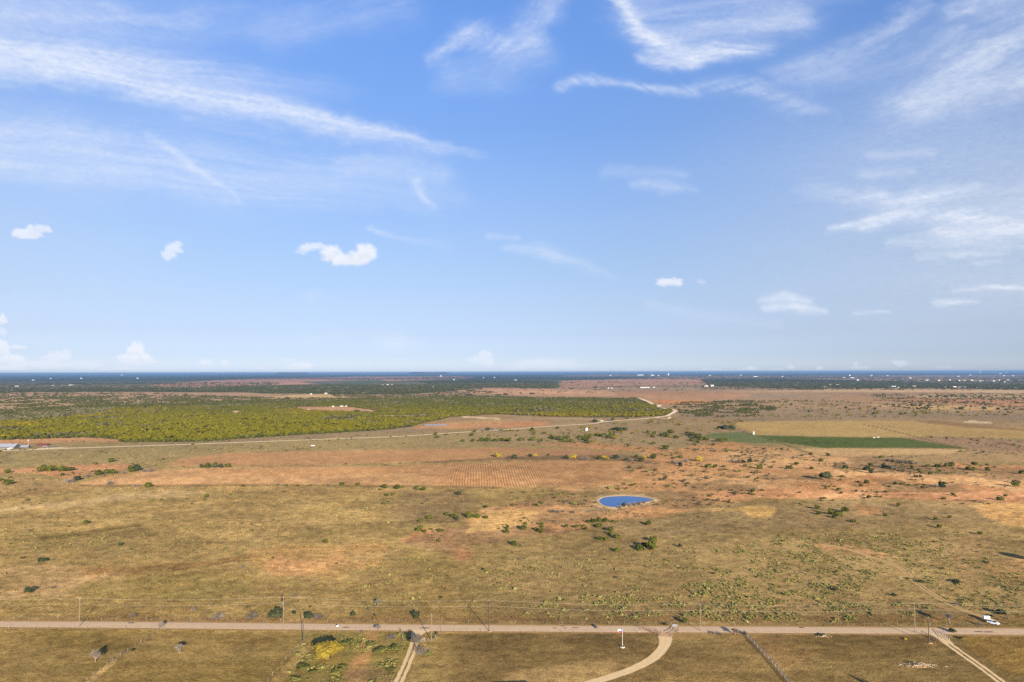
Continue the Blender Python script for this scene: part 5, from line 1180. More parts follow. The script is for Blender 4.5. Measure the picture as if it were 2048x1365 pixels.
pole(606, 1287.5, 9.4, M_POLE, 'dark service pole on a pale footing left of the yellow tree', 'dark service poles', base=True)
pole(1858, 1286.5, 8.8, M_POLE, 'dark service pole on a pale footing beside the right driveway', 'dark service poles', base=True)
pole(863, 1283.5, 9.6, M_POLE2, 'brown service pole beside the fence corner near the farm gate', None)
def wire(name, pts3, sag, label, rad=.022):
    mb = MB(); r = rad; out = []
    for a, b in zip(pts3[:-1], pts3[1:]):
        n = 14; s = [a.lerp(b, k / n) - Vector((0, 0, 4 * sag * (k / n) * (1 - k / n))) for k in range(n + 1)]
        for p, q in zip(s[:-1], s[1:]): mb.tube(p, q, r, r, 4, False)
    o = mb.build(name, M_WIRE); tag(o, label, 'wire', 'overhead wires'); return o
tops = [P(u, v) + Vector((0, 0, h + .34)) for u, v, h in ROWP]; neus = [P(u, v) + Vector((.3, 0, h - 1.9)) for u, v, h in ROWP]
wire('power_line_wire', tops, .9, 'upper thin overhead wire running the whole width above the road', .020)
wire('power_line_wire', neus, .9, 'lower thin overhead wire running the whole width above the road', .020)
wire('service_wire', [tops[2], P(606, 1287.5) + Vector((0, 0, 9.5))], .5, 'short wire from the second roadside pole to the left dark service pole', .018)
wire('service_wire', [tops[5], P(1858, 1286.5) + Vector((0, 0, 8.9))], .5, 'short wire from the slender pole to the right dark service pole', .018)

# ---------------------------------------------------------------- fences and gates
M_POST = rough_mat('cedar_post', (.24, .19, .14), .3, 4, .95, .1); M_TPOST = rough_mat('steel_t_post', (.20, .20, .16), .2, 4, .7, .3); M_PIPE = rough_mat('rusty_pipe', (.16, .095, .065), .3, 4, .8, .2)
M_WPIPE = rough_mat('pale_pipe', (.34, .30, .25), .12, 4, .7, .3); M_BARB = rough_mat('barbed_wire', (.30, .27, .24), .1, 4, .6, .3, .5)
POSTM = MB().tube((0, 0, -.3), (0, 0, 1.35), .075, .065, 6).build('post_master', M_POST, link=False).data
TPM = MB().tube((0, 0, -.3), (0, 0, 1.3), .035, .035, 5).build('tpost_master', M_TPOST, link=False).data
def fence(name, line, spacing, label, strands=4, wood=3, jit=.15, group=None, seed=0):
    pts = [P(*p) for p in line]; r = random.Random(seed); root = empty(name, pts[0], label, 'fence', group); o0 = pts[0]
    Q = []
    for a, b in zip(pts[:-1], pts[1:]):
        n = max(1, round((b - a).length / spacing)); Q += [a.lerp(b, k / n) for k in range(n)]
    Q.append(pts[-1])
    for i, q in enumerate(Q):
        o = bpy.data.objects.new('post', POSTM if i % wood == 0 else TPM); C.objects.link(o); o.parent = root; o.location = q - o0
        o.rotation_euler = (r.uniform(-.05, .05), r.uniform(-.06, .06), 0); o.scale = (1, 1, 1 + r.uniform(-jit, jit))
    for s in range(strands):
        z = .35 + s * .28; MB().path([(q.x - o0.x, q.y - o0.y - .07, z + r.uniform(-.02, .02)) for q in Q], .006, 3).build('wire_strand', M_BARB, root)
    return root
def rail_fence(name, line, spacing, mat, label, h=1.35, rails=3, rad=.06, cat='fence', pk=1.3):
    pts = [P(*p) for p in line]; root = empty(name, pts[0], label, cat); o0 = pts[0]; Q = []
    for a, b in zip(pts[:-1], pts[1:]):
        n = max(1, round((b - a).length / spacing)); Q += [a.lerp(b, k / n) for k in range(n)]
    Q.append(pts[-1])
    pm = MB().tube((0, 0, -.2), (0, 0, h), rad * pk, rad * pk, 6).build('post', mat, link=False).data
    for q in Q: o = bpy.data.objects.new('post', pm); C.objects.link(o); o.parent = root; o.location = q - o0
    for s in range(rails):
        z = h - s * h * .36; MB().path([(q.x - o0.x, q.y - o0.y, z) for q in Q], rad * (1.2 if s == 0 else .8), 6).build('rail', mat, root)
    return root
rv = lambda u, k: float(np.interp(u, [p[0] for p in PROAD], [p[1] for p in PROAD])) + k
fence('wire_fence', [(u, rv(u, 8.5)) for u in (-60, 300, 600, 800)], 5.2, 'post and wire fence along the near side of the road left of the lot', seed=1)
fence('wire_fence', [(u, rv(u, 8.5)) for u in (884, 1100, 1278)], 5.2, 'post and wire fence between the farm gate and the entrance gate', seed=2)
fence('wire_fence', [(u, rv(u, 8.5)) for u in (1360, 1600, 1842)], 5.2, 'post and wire fence from the entrance gate to the right driveway', seed=3)
fence('wire_fence', [(u, rv(u, 8.5)) for u in (1898, 2110)], 5.2, 'post and wire fence at the right edge on the near side', seed=4)
fence('wire_fence', [(u, rv(u, -9.5)) for u in (-60, 500, 1000, 1500, 1960)], 6.2, 'post and wire fence along the far side of the road', seed=5)
fence('wire_fence', [(316, 1262), (270, 1296), (225, 1323), (160, 1375)], 4.0, 'diagonal fence running down the left paddock', seed=6)
fence('wire_fence', [(612, 1268), (604, 1287), (580, 1310), (526, 1375)], 4.0, 'diagonal fence running down left of the yellow tree', seed=7)
fence('wire_fence', [(802, 1261), (806, 1283), (818, 1283)], 3.0, 'short fence turning in from the road to the farm gate', seed=8)
fence('wire_fence', [(884, 1260), (874, 1272), (868, 1283), (856, 1284)], 3.0, 'short weedy fence right of the farm gate', seed=9)
rail_fence('rail_fence', [(1490, 1268), (1515, 1296), (1545, 1327), (1590, 1382)], 3.0, M_WPIPE, 'pale rail fence slanting down to the bottom edge', 1.15, 3, .075, 'fence', .8)
rail_fence('entrance_wing', [(1281, 1260.5), (1291, 1262), (1304, 1267), (1318, 1273)], 1.6, M_PIPE, 'left dark pipe wing of the curved entrance gate', 1.55, 4, .07, 'gate wing')
rail_fence('entrance_wing', [(1357, 1263), (1353, 1268), (1347, 1271.5), (1342, 1273.5)], 1.6, M_PIPE, 'right dark pipe wing of the curved entrance gate', 1.55, 4, .07, 'gate wing')
rail_fence('cattle_guard_wing', [(1843, 1268.5), (1862, 1277), (1879, 1286.5)], 1.8, M_PIPE, 'left dark pipe wing at the head of the right driveway', 1.2, 3, .06, 'gate wing')
rail_fence('cattle_guard_wing', [(1884, 1266.5), (1891, 1275), (1899, 1283.5)], 1.8, M_WPIPE, 'right pale pipe wing at the head of the right driveway', 1.2, 3, .06, 'gate wing')
def pipe_gate(name, a, b, mat, label, h=1.25):
    A, Bq = P(*a), P(*b); root = empty(name, A, label, 'gate'); d = Bq - A
    fr = MB(); z0, z1 = .2, h; fr.path([(0, 0, z0), (0, 0, z1), (d.x, d.y, z1), (d.x, d.y, z0), (0, 0, z0)], .035, 6).build('gate_frame', mat, root)
    for k in range(1, 5): z = z0 + (z1 - z0) * k / 5; MB().tube((0, 0, z), (d.x, d.y, z), .022, .022, 5).build('gate_bar', mat, root)
    MB().tube((0, 0, z0), (d.x, d.y, z1), .022, .022, 5).build('gate_brace', mat, root)
pipe_gate('farm_gate', (819, 1283), (829, 1284), M_STEEL, 'grey tube farm gate left leaf by the rut driveway')
pipe_gate('farm_gate', (838, 1284), (850, 1284), M_WPIPE, 'pale tube farm gate right leaf by the rut driveway')
pipe_gate('entrance_gate', (1319, 1273), (1322, 1266), M_PIPE, 'dark pipe gate leaf standing open at the curved driveway')
# name board on the right wing, back to the camera
rt_ = empty('entrance_sign', P(1350, 1262), 'dark arched board standing on the right entrance wing', 'sign')
MB().box((0, 0, 2.1), (2.0, .08, .7)).build('sign_board', rough_mat('sign_board_paint', (.16, .17, .20), .1, 2, .7, .2), rt_)
for s in (-.9, .9): MB().tube((s, .08, -.2), (s, .08, 2.5), .05, .05, 6).build('leg', M_PIPE, rt_)

# ---------------------------------------------------------------- flagpole
def flagpole():
    root = empty('flagpole', P(1245, 1295), 'white flagpole flying a red white and blue flag left of the curved driveway', 'flagpole')
    MB().tube((0, 0, 0), (0, 0, .18), .85, .80, 20).build('base', M_CONC, root)
    MB().tube((0, 0, .1), (0, 0, 6.7), .085, .055, 10).build('pole', rough_mat('white_enamel', (.50, .46, .43), .04, 2, .4, .4), root)
    MB().ico((0, 0, 6.78), .11, 2).build('finial', rough_mat('gilt', (.60, .44, .16), .05, 2, .35, .5, .8), root)
    cols = {'blue_band': (.03, .06, .24), 'white_band': (.80, .80, .80), 'red_band': (.55, .035, .04)}
    def cloth(name, x0, x1, z0, z1):
        vs, fs = [], []; n, m = 10, 4
        for s in (0, 1):
            for i in range(n + 1):
                for j in range(m + 1):
                    x = x0 + (x1 - x0) * i / n; z = z0 + (z1 - z0) * j / m; vs.append((-x, .12 * math.sin(x * 4.2 + z * .8) * min(1, x * 1.3) + s * .012, z - .22 * (x / 1.5) ** 1.5))
        k = (n + 1) * (m + 1)
        for i in range(n):
            for j in range(m):
                a = i * (m + 1) + j; fs += [(a, a + 1, a + m + 2, a + m + 1), (a + k, a + k + m + 1, a + k + m + 2, a + k + 1)]
        return mesh_obj(name, vs, fs, rough_mat(name + '_cloth', cols[name], .05, 3, .8, .1), root, smooth=True)
    b = cloth('blue_band', .06, .60, 5.45, 6.55); cloth('white_band', .60, 1.62, 6.0, 6.55); cloth('red_band', .60, 1.62, 5.45, 6.0)
    pts = [];
    for i in range(10):
        a = math.pi / 2 + i * math.pi / 5; r_ = .20 if i % 2 == 0 else .08; x = .33 + r_ * math.cos(a); z = 6.0 + r_ * math.sin(a); pts.append((-x, .12 * math.sin(x * 4.2 + z * .8) * min(1, x * 1.3) - .006, z - .22 * (x / 1.5) ** 1.5))
    mesh_obj('star', pts, [tuple(range(10))], rough_mat('star_cloth', (.8, .8, .8), .02, 3, .8, .1), b)
    pl = bpy.data.objects.new('planting', JUN[2]); C.objects.link(pl); pl.parent = root; pl.scale = (1.1, 1.0, .7); pl.location = (0, .1, .15)
flagpole()

# ---------------------------------------------------------------- car, raised box, brush heap, mailbox
def car(u, v, rz, label, s=1.0):
    paint = rough_mat('white_car_paint', (.60, .61, .64), .02, 1, .25, .5); glass = rough_mat('car_glass', (.015, .018, .025), .1, 2, .06, .6); rub = rough_mat('tyre_rubber', (.02, .02, .02), .1, 3, .85, .2)
    root = empty('parked_car', P(u, v), label, 'car', rz=rz); root.scale = (s, s, s)
    prof = [(-2.3, .42), (-2.34, .80), (-2.22, .98), (-2.0, 1.03), (1.15, 1.06), (2.0, .90), (2.28, .74), (2.34, .42), (1.9, .30), (-1.9, .30)]
    b = MB().prism(prof, -.90, .90); b.build('body', paint, root)
    cab = MB(); n = 4; base = [(-2.05, 1.03), (1.05, 1.05)]; top = [(-1.70, 1.62), (.15, 1.64)]
    cab.add([(base[0][0], -.86, 1.03), (base[1][0], -.86, 1.05), (base[1][0], .86, 1.05), (base[0][0], .86, 1.03), (top[0][0], -.66, 1.60), (top[1][0], -.66, 1.60), (top[1][0], .66, 1.60), (top[0][0], .66, 1.60)],
            [(0, 1, 5, 4), (1, 2, 6, 5), (2, 3, 7, 6), (3, 0, 4, 7), (4, 5, 6, 7)]); cab.build('windows', glass, root)
    MB().box((-.78, 0, 1.64), (1.92, 1.36, .07)).build('roof', paint, root)
    for x in (-.35,): 
        for y in (-1, 1): MB().tube((x - .1, y * .865, 1.05), (x + .02, y * .675, 1.62), .05, .05, 4).build('pillar', paint, root)
    for x in (-1.42, 1.42):
        for y in (-.86, .86):
            w = MB().tube((x, y - .12, .34), (x, y + .12, .34), .34, .34, 16).build('wheel', rub, root)
            MB().tube((x, y + (.121 if y > 0 else -.121), .34), (x, y + (.14 if y > 0 else -.14), .34), .2, .18, 12).build('rim', M_STEEL, w)
    for y in (-.66, .66):
        MB().box((2.26, y, .74), (.12, .36, .14)).build('headlight', M_CERAM, root); MB().box((-2.31, y, .88), (.08, .26, .18)).build('tail_light', rough_mat('tail_lamp', (.35, .02, .02), .05, 2, .3, .5), root)
    MB().box((0, 0, .36), (4.62, 1.72, .14)).build('sill', rub, root)
    MB().box((2.33, 0, .52), (.06, 1.3, .16)).build('grille', rub, root)
    return root
car(1987, 1248.5, math.radians(-50), 'white car parked on the track beyond the road at the right edge', .86)
def raised_box():
    root = empty('raised_box', P(1973, 1242), 'plain white rectangular box raised on dark legs above the parked white car', 'box')
    MB().box((0, 0, 1.36), (2.3, .9, 1.0)).build('box_body', rough_mat('white_box_paint', (.80, .79, .78), .03, 2, .5, .3), root)
    for x in (-1.1, 1.1):
        for y in (-.42, .42): MB().tube((x, y, -.1), (x, y, .86), .05, .05, 6).build('leg', M_PIPE, root)
    MB().box((0, 0, .78), (2.3, .95, .10)).build('frame', M_PIPE, root)
raised_box()
def brush_heap(u, v, w, dp, h, label, n, seed):
    r = random.Random(seed); root = empty('brush_pile', P(u, v), label, 'brush pile')
    mats = [rough_mat('bleached_wood', (.52, .40, .25), .2, 3, .95, .1), rough_mat('dead_branch', (.20, .14, .09), .2, 3, .95, .1)]
    for k in range(2):
        mb = MB()
        for _ in range(n):
            x = r.gauss(0, .28) * w; y = r.uniform(-.5, .5) * dp; z = r.uniform(0, 1) * h * max(.15, 1 - abs(x) / (w * .55)); a = r.uniform(0, 3.14); L_ = r.uniform(.5, 1.6); e = r.uniform(-.3, .4)
            d = Vector((math.cos(a), math.sin(a), e)) * L_ * .5; c = Vector((x, y, z + .1)); mb.tube(c - d, c + d, r.uniform(.03, .08), .03, 4)
        mb.build('branches', mats[k], root)
    mb = MB()
    for _ in range(9): mb.ico((r.gauss(0, .28) * w, r.uniform(-.3, .3) * dp, .0), r.uniform(.25, .6) * min(1, w / 6), 2, .25, (1.2, .9, .5), r)
    mb.build('soil_mound', M_TANSIL, root); return root
brush_heap(1836, 1333, 9.5, 2.6, 1.1, 'heap of bleached brush and pale soil lying in the right paddock', 150, 4)
brush_heap(1648, 1274, 3.0, 1.2, .5, 'small heap of dark and pale brush below the road', 24, 6)
mbx = empty('mailbox', P(675, 1258.3), 'small white mailbox on a post at the near edge of the road', 'mailbox')
MB().tube((0, 0, -.2), (0, 0, 1.05), .05, .05, 6).build('post', M_POST, mbx); MB().box((0, 0, 1.22), (.55, .8, .36)).build('letter_box', rough_mat('mailbox_paint', (.8, .8, .8), .03, 2, .4, .4), mbx)

# house out of view below, read from its shadow, which alone enters the view
def near_house():
    z = 5.0; off = np.array([sv.x, sv.y]) / sv.z * z
    a = unproj(np.array(985.), np.array(1363.0)) + off; b = unproj(np.array(1050.), np.array(1360.8)) + off
    c = (a + b) / 2; w = float(np.hypot(*(b - a))) / 2
    root = empty('house', (float(c[0]), float(c[1]), 0), 'house just below the bottom edge whose black shadow enters the view', 'house', rz=math.atan2(b[1] - a[1], b[0] - a[0]))
    MB().box((.3, -4.2, 1.75), (2 * w + .4, 6.4, 3.5)).build('walls', rough_mat('house_wall', (.35, .30, .25), .1, 1, .8, .2), root)
    MB().add([(-w, 0, z), (w, 0, z), (-w - .2, -8, 3.4), (w + 2.0, -8, 3.4), (-w - .2, .3, 3.4), (w + 2.0, .3, 3.4)],
             [(0, 2, 3, 1), (1, 3, 5), (0, 1, 5, 4), (0, 4, 2), (2, 4, 5, 3)]).build('roof', rough_mat('roofing', (.10, .10, .11), .1, 2, .9, .02), root)
near_house()

# ---------------------------------------------------------------- tanks, sheds, cattle and farms in the middle distance
M_WHT = rough_mat('white_metal', (.40, .39, .37), .05, .2, .5, .3); M_TIN = rough_mat('grey_tin_roof', (.30, .31, .34), .08, .3, .5, .4, .3); M_RED = rough_mat('red_oxide_roof', (.13, .035, .03), .12, .3, .7, .2)
M_TANW = rough_mat('tan_siding', (.52, .42, .32), .08, .3, .8, .2); M_DKW = rough_mat('dark_siding', (.09, .085, .085), .1, .3, .8, .2)
def barn(name, u, v, w_px, h_px, depth, wall, roof, label, cat, group=None, ridge=.35, rz=0.0, off=0):
    m = mpp(u, v); w, h = w_px * m, h_px * m; root = empty(name, P(u, v), label, cat, group, rz)
    e = h * (1 - ridge)
    MB().prism([(0, 0), (depth, 0), (depth, e), (depth / 2, h * .97), (0, e)], 0, w)
    vs = MB(); pr = [(-depth * 0, 0), (depth, 0), (depth, e), (depth / 2, h * .96), (0, e)]
    mb = MB(); n = 5; A = [(-w / 2, y, z) for y, z in pr]; Bq = [(w / 2, y, z) for y, z in pr]
    mb.add(A + Bq, [(k, (k + 1) % n, n + (k + 1) % n, n + k) for k in range(n)] + [tuple(reversed(range(n))), tuple(range(n, 2 * n))]); mb.build('walls', wall, root)
    o_, t = .03 * w + .3, .12
    rf = MB()
    for s in (0, 1):
        y0, y1 = (-.4, depth / 2) if s == 0 else (depth + .4, depth / 2); z0, z1 = e - .15, h
        rf.add([(-w / 2 - o_, y0, z0 + .1), (w / 2 + o_, y0, z0 + .1), (w / 2 + o_, y1, z1 + .1), (-w / 2 - o_, y1, z1 + .1), (-w / 2 - o_, y0, z0 + .1 + t), (w / 2 + o_, y0, z0 + .1 + t), (w / 2 + o_, y1, z1 + .1 + t), (-w / 2 - o_, y1, z1 + .1 + t)],
               [(3, 2, 1, 0), (4, 5, 6, 7), (0, 1, 5, 4), (1, 2, 6, 5), (2, 3, 7, 6), (3, 0, 4, 7)])
    rf.build('roof', roof, root); return root
def tank(u, v, wpx, hpx, label):
    m = mpp(u, v); w, h = wpx * m, hpx * m; root = empty('storage_tank', P(u, v), label, 'tank')
    MB().tube((0, 0, 0), (0, 0, h * .9), w / 2, w / 2, 18).build('tank_shell', M_WHT, root); MB().tube((0, 0, h * .9), (0, 0, h), w / 2 * 1.03, w * .08, 18).build('tank_roof', M_WHT, root)
tank(1173, 862, 5.5, 6.5, 'white upright tank by the bushes above the middle of the fields'); tank(1507, 869.5, 3.6, 6.5, 'white upright tank where yellow and green fields meet')
barn('long_shed', 871, 852.5, 42, 2.6, 11, M_DKW, M_TIN, 'very long low shed with grey metal roof beside the green wood', 'shed')
barn('tractor_barn', 12, 897.5, 32, 8.5, 12, M_DKW, M_TIN, 'barn with broad pale grey roof at the far left edge', 'barn', ridge=.6)
barn('farm_shed', 47, 897, 14, 5.5, 7, M_DKW, M_TIN, 'dark shed right of the grey roofed barn', 'shed', ridge=.5)
barn('red_shed', 83, 892, 21, 3.8, 9, M_DKW, M_RED, 'low open shed with a dull red roof beside the far road', 'shed', ridge=.85)
barn('farm_shed', 90, 895, 10, 1.8, 4, M_DKW, M_TIN, 'low dark lean-to in front of the red roofed shed', 'shed')
def small_vehicle(u, v, col, label, rz=0.0, long=5.2, cat='truck', name='parked_truck'):
    pm = rough_mat(name + '_paint', col, .03, 1, .35, .4); root = empty(name, P(u, v), label, cat, rz=rz)
    MB().prism([(-long / 2, .35), (-long / 2, 1.0), (long * .18, 1.05), (long * .48, .95), (long / 2, .7), (long / 2, .35)], -.95, .95).build('body', pm, root)
    MB().box((long * .04, 0, 1.38), (long * .34, 1.6, .7), top=(.75, .8)).build('cab', rough_mat('cab_glass', (.03, .035, .045), .05, 1, .1, .5), root)
    MB().box((long * .02, 0, 1.76), (long * .24, 1.26, .06)).build('roof', pm, root)
    for x in (-.3, .3):
        for y in (-.85, .85): MB().tube((x * long, y - .12, .38), (x * long, y + .12, .38), .38, .38, 12).build('wheel', M_DKW, root)
small_vehicle(16, 899.5, (.75, .75, .75), 'white truck nearest the far left barn', .3); small_vehicle(22, 897.6, (.7, .7, .72), 'white truck behind another by the far left barn', .1); small_vehicle(28, 896.8, (.72, .7, .66), 'rightmost of the pale trucks by the far left barn', -.4)
small_vehicle(110, 895, (.05, .05, .07), 'dark vehicle on the far road right of the red shed', .1, cat='vehicle'); small_vehicle(626, 892.5, (.78, .78, .8), 'white vehicle in the meadow below the far dirt road', .0, cat='vehicle')
def mast(u, v, hpx, label, mat, cat='mast', r=.25, cap=0.0):
    m = mpp(u, v); h = hpx * m; root = empty('mast', P(u, v), label, cat); MB().tube((0, 0, 0), (0, 0, h), r, r * .6, 6).build('shaft', mat, root)
    if cap: MB().tube((0, 0, h * .72), (0, 0, h * 1.0), cap, cap * .7, 10).build('tank', mat, root)
    else: MB().box((0, 0, h), (1.6, .3, 1.2)).build('vane', mat, root)
mast(56, 897, 16, 'slender white mast beside the dark farm shed at far left', M_WHT, r=.16)

def cow_mesh():
    mb = MB(); r = random.Random(3)
    mb.ico((0, 0, .98), .5, 2, .03, (1.55, .58, .72)); mb.ico((.62, 0, 1.12), .34, 1, .03, (1.1, .6, .9)); mb.tube((.8, 0, 1.2), (1.12, 0, 1.22), .20, .15, 7); mb.tube((1.08, 0, 1.30), (1.48, 0, 1.02), .16, .09, 7)
    for x in (-.58, .55):
        for y in (-.17, .17): mb.tube((x, y, .85), (x + (.05 if x < 0 else 0), y, .42), .13, .07, 6); mb.tube((x + (.05 if x < 0 else 0), y, .42), (x, y, 0), .06, .06, 6)
    for y in (-.18, .18): mb.tube((1.1, y * .6, 1.34), (1.06, y * 1.5, 1.36), .05, .02, 4)
    mb.tube((-.78, 0, 1.2), (-.86, 0, .5), .035, .03, 4); return mb.build('cow_master', rough_mat('black_hide', (.018, .015, .014), .1, 5, .8, .2), link=False).data
COW = cow_mesh()
CP = [(1543, 881), (1584, 888), (1597, 889.5), (1610, 888.5), (1612, 888), (1630, 884), (1633, 888.8), (1637, 888.2), (1652, 886.8), (1657, 887.4), (1659, 889.8), (1665, 888.2), (1670, 887.4), (1693, 887.6), (1773, 885.4)]
CL = ['leftmost black cow near the fence on the green field', 'second black cow from the left on the green field', 'black cow left of the pair grazing on the green field', 'left cow of the touching pair on the green field', 'right cow of the touching pair on the green field', 'black cow standing highest on the green field, above the herd', 'left cow of the middle pair on the green field', 'right cow of the middle pair on the green field',
      'leftmost cow of the tight right hand bunch', 'second cow of the tight right hand bunch', 'lowest cow of the tight right hand bunch', 'fourth cow of the tight right hand bunch', 'rightmost cow of the tight right hand bunch', 'lone black cow right of the bunch', 'farthest right cow alone on the green field']
for i, (u, v) in enumerate(CP):
    r = random.Random(i); o = bpy.data.objects.new('cow', COW); C.objects.link(o); o.location = P(u, v); o.rotation_euler = (0, 0, r.choice((0, math.pi)) + r.uniform(-.6, .6)); o.scale = (1.45, 1.45, 1.3); tag(o, CL[i], 'cow', 'black cattle grazing the green field')
for i, (u, v, lab) in enumerate([(1748, 876.6, 'left white feed trough at the top of the green field'), (1756, 875.6, 'right white feed trough at the top of the green field')]):
    root = empty('feed_trough', P(u, v), lab, 'trough'); MB().box((0, 0, .8), (3.6, 1.3, .9), top=(1.05, 1.2)).build('trough_box', M_WHT, root)
    for x in (-1.4, 1.4): MB().box((x, 0, .18), (.2, 1.1, .36)).build('leg', M_STEEL, root)

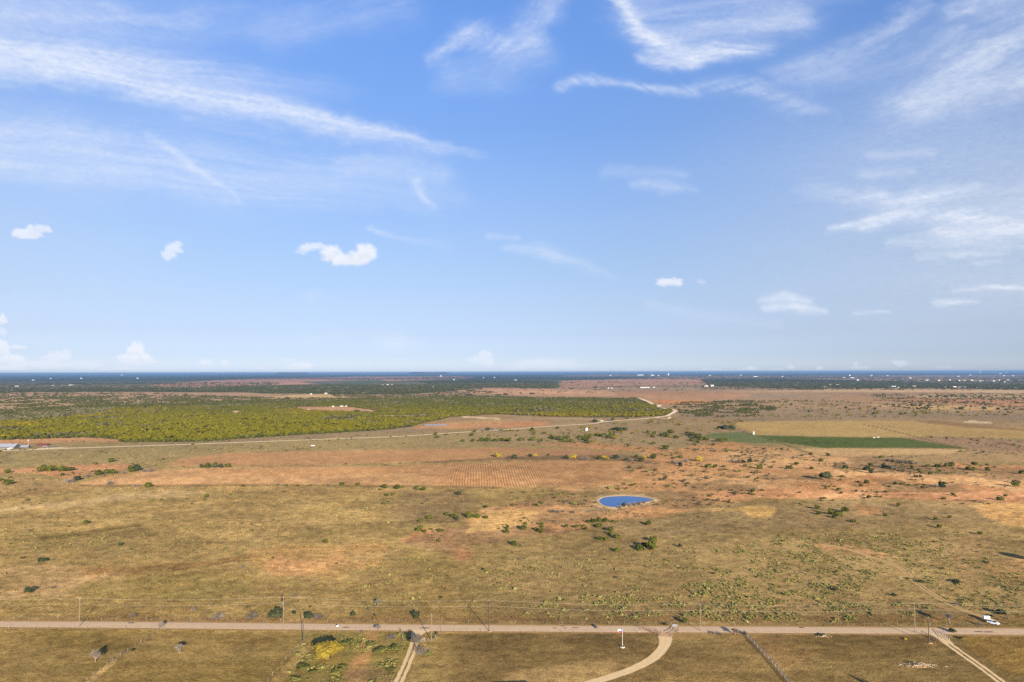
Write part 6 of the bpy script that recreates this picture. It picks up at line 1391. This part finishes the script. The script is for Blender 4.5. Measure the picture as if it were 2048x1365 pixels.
# far buildings, tiny on the plain: name, u, v, width px, height px, material, what marks it out
FARB = [(1290, 776, 22, 2.4, 'w', 'long white shed on the far brown plain'), (1308, 775.5, 5, 2, 'w', 'short white shed right of the long white shed'), (1217, 777.5, 3, 2.5, 'w', 'left little white house on the far orange field'), (1224, 777.5, 3, 2.5, 'w', 'right little white house on the far orange field'),
    (1413, 773.5, 8, 3, 'w', 'left white farm building by the dark wood'), (1425, 773.5, 7, 4.5, 'w', 'taller white farm building by the dark wood'), (1281, 751.5, 14, 3, 'w', 'wide white warehouse near the skyline'), (1305, 752, 7, 3.5, 'w', 'white works building right of the skyline warehouse'), (1317, 752, 4, 2, 'w', 'small white building beside the works building'),
    (1221, 752, 5, 2, 'w', 'small white building far left of the skyline warehouse'), (1337, 751.5, 3, 6, 'w', 'white grain elevator on the skyline'), (1420, 752, 4, 2, 't', 'lone pale building right of the grain elevator'), (1482, 751.5, 4, 2, 'w', 'small white far building above the dark wood'), (1511, 754.5, 10, 2.5, 'w', 'wide pale building above the dark wood'), (1565, 754, 4, 2, 'w', 'small white building right of the wide pale one'),
    (1788, 775, 10, 3.5, 'b', 'grey blue roofed building in front of the village'), (1798, 776, 5, 2.2, 'w', 'low white building right of the blue roofed one'), (1829, 774, 8, 2.6, 't', 'cream building in the village front'), (1650, 775.5, 6, 2.5, 'w', 'white house at the left of the dark wood'), (1661, 770.5, 3, 2, 'y', 'tiny yellowish house in the wood'), (1676, 771, 9, 2, 'y', 'yellowish row house in the wood'),
    (1716, 762, 5, 3.5, 'w', 'white house above the wood, left'), (1705, 756.5, 9, 2, 'w', 'wide white building far above the wood'), (1688, 756.5, 6, 2, 'w', 'white building left of the wide white one'), (1700, 752, 4, 3, 'w', 'small white block near the right skyline'), (1775, 752.5, 4, 2, 'w', 'small far white house left of the village'), (1821, 757, 4, 2.4, 'w', 'white house at the upper village edge'),
    (1743, 752, 5, 1.8, 'w', 'pale far building right of the small block'), (1854, 761.5, 7, 2.5, 'w', 'white house with tan neighbours in the village'), (1878, 762, 5, 2.5, 'w', 'white village house right of centre'), (1900, 761, 3, 2.5, 't', 'tan village house beside the white one'), (1919, 762.5, 4, 3, 'w', 'narrow white village house'), (1929, 761.5, 5, 2, 't', 'tan roofed village house'), (1944, 761.5, 6, 2, 'y', 'yellowish village house left of two bright ones'),
    (1961, 763.3, 4, 2.4, 'w', 'left of the two bright houses below the water tower'), (1966, 763.3, 3, 2.2, 'w', 'right of the two bright houses below the water tower'), (1988, 763.3, 5, 2.8, 'w', 'bright white house right below the water tower'), (1999, 761.5, 3, 2.2, 'w', 'tiny white house in the right village'), (2017, 761.4, 6, 2, 'w', 'white house near the right edge of the village'), (2010, 765, 3, 2, 'w', 'lowest pale house of the right village'),
    (1890, 775, 5, 2, 'w', 'white house left of the salmon building'), (1910, 775.5, 8, 3.5, 's', 'salmon coloured building in the wood'), (1918, 776, 5, 2.4, 'w', 'white annex of the salmon building'), (1930, 776, 3, 3, 'w', 'narrow white house right of the salmon building'), (1923, 775.5, 6, 2, 'w', 'low pale house right of the salmon building'), (1955, 777, 4, 2, 'w', 'pale house in the dark right wood'), (2024, 777.3, 4, 2, 'w', 'left white house by the right edge wood'), (2032, 777.3, 6, 2.4, 'w', 'right white house by the right edge wood'),
    (2001, 748.4, 5, 2, 'w', 'white building far right below the skyline'), (2012, 745.8, 5, 2, 'w', 'pale building almost on the right skyline'), (2008, 752.5, 4, 2, 'w', 'pale house below the far right buildings'), (2026, 752.8, 6, 2, 'w', 'pale building by the right edge'), (1941, 751, 5, 1.8, 'w', 'white house left below the water tower'), (1917, 753.6, 4, 2, 'w', 'tiny white house on the pink far field'),
    (33, 773.5, 8, 2, 'w', 'white building in the far left blue wood'), (106, 772, 5, 1.8, 'w', 'left of the far white buildings in the left wood'), (125, 772, 8, 1.8, 'w', 'middle of the far white buildings in the left wood'), (141, 771.6, 10, 2.4, 'w', 'brightest of the far white buildings in the left wood'), (162, 758.4, 3, 3, 'w', 'tiny white dot house in the left blue distance'), (243, 751.5, 5, 2, 'w', 'pale house just below the left skyline'), (275, 757.8, 4, 2.6, 'w', 'white house in the left blue distance'), (101, 758.6, 3, 2, 'b', 'faint blue grey house in the left distance'), (66, 761, 6, 1.6, 'b', 'faint long building in the left distance'),
    (622, 789.2, 4, 2.6, 'w', 'small white house above the far yellow field'), (652, 788.2, 7, 3, 'w', 'larger white house above the far yellow field'), (588, 816.5, 7, 1.8, 'w', 'white shed at the left of the tan clearing'), (618, 820, 5, 1.6, 'w', 'low white shed inside the tan clearing'), (666, 814.5, 4, 3.2, 't', 'tan house behind the tan clearing'), (683, 813.4, 7, 2.4, 'w', 'left white house behind the clearing'), (692, 813.2, 5, 2, 'w', 'second white house behind the clearing'), (726, 813, 10, 3, 'w', 'white house right of the clearing'),
    (765, 771, 5, 2, 'w', 'left of three far white sheds in the wood'), (775, 770.6, 6, 2, 'w', 'middle of three far white sheds in the wood'), (784, 770.6, 4, 2, 'w', 'right of three far white sheds in the wood'), (882, 753.4, 4, 3, 'w', 'white house below the low mesa'), (908, 760.2, 3, 2.4, 'w', 'white house in the dark distant wood'), (989, 756.5, 3, 2.6, 'w', 'tiny white house right of the mesa'), (967, 756.5, 3, 1.8, 'b', 'faint house left of the tiny white house'), (867, 775.2, 4, 2.2, 'w', 'white house at the edge of the middle wood'), (1031, 761, 7, 1.6, 'w', 'low pale building in the middle distance'), (1410, 738 + 37, 3, 2, 't', 'tan shed left of the white farm buildings')]
FM = {'w': M_WHT, 't': M_TANW, 'y': rough_mat('cream_siding', (.62, .52, .30), .05, .2, .8, .2), 'b': rough_mat('blue_grey_siding', (.40, .46, .52), .05, .2, .7, .2), 's': rough_mat('salmon_siding', (.62, .36, .26), .06, .2, .8, .2)}
def far_building(u, v, w, h, k, lab):
    m = mpp(u, v); W_, H_, dpt = w * m * .85, h * m * .75, max(9.0, .5 * w * m); mb = MB(); e = H_ * .66
    pr = [(0, 0), (dpt, 0), (dpt, e), (dpt / 2, H_), (0, e)]; n = 5
    mb.add([(-W_ / 2, y, z) for y, z in pr] + [(W_ / 2, y, z) for y, z in pr], [(i, (i + 1) % n, n + (i + 1) % n, n + i) for i in range(n)] + [tuple(reversed(range(n))), tuple(range(n, 2 * n))])
    o = mb.build('far_house' if w < 8 else 'far_shed', FM[k]); o.location = P(u, v); tag(o, lab, 'house' if w < 8 else 'building', 'far buildings on the plain'); return o
for b in FARB: far_building(*b)
def water_tower():
    u, v = 1960, 747.6; m = mpp(u, v); h = 8.5 * m; w = 3.2 * m; root = empty('water_tower', P(u, v), 'white water tower standing on the right skyline', 'water tower')
    MB().tube((0, 0, 0), (0, 0, h * .6), w * .22, w * .22, 10).build('stem', M_WHT, root); MB().ico((0, 0, h * .78), w * .5, 2, 0, (1, 1, .9)).build('tank', M_WHT, root)
water_tower()
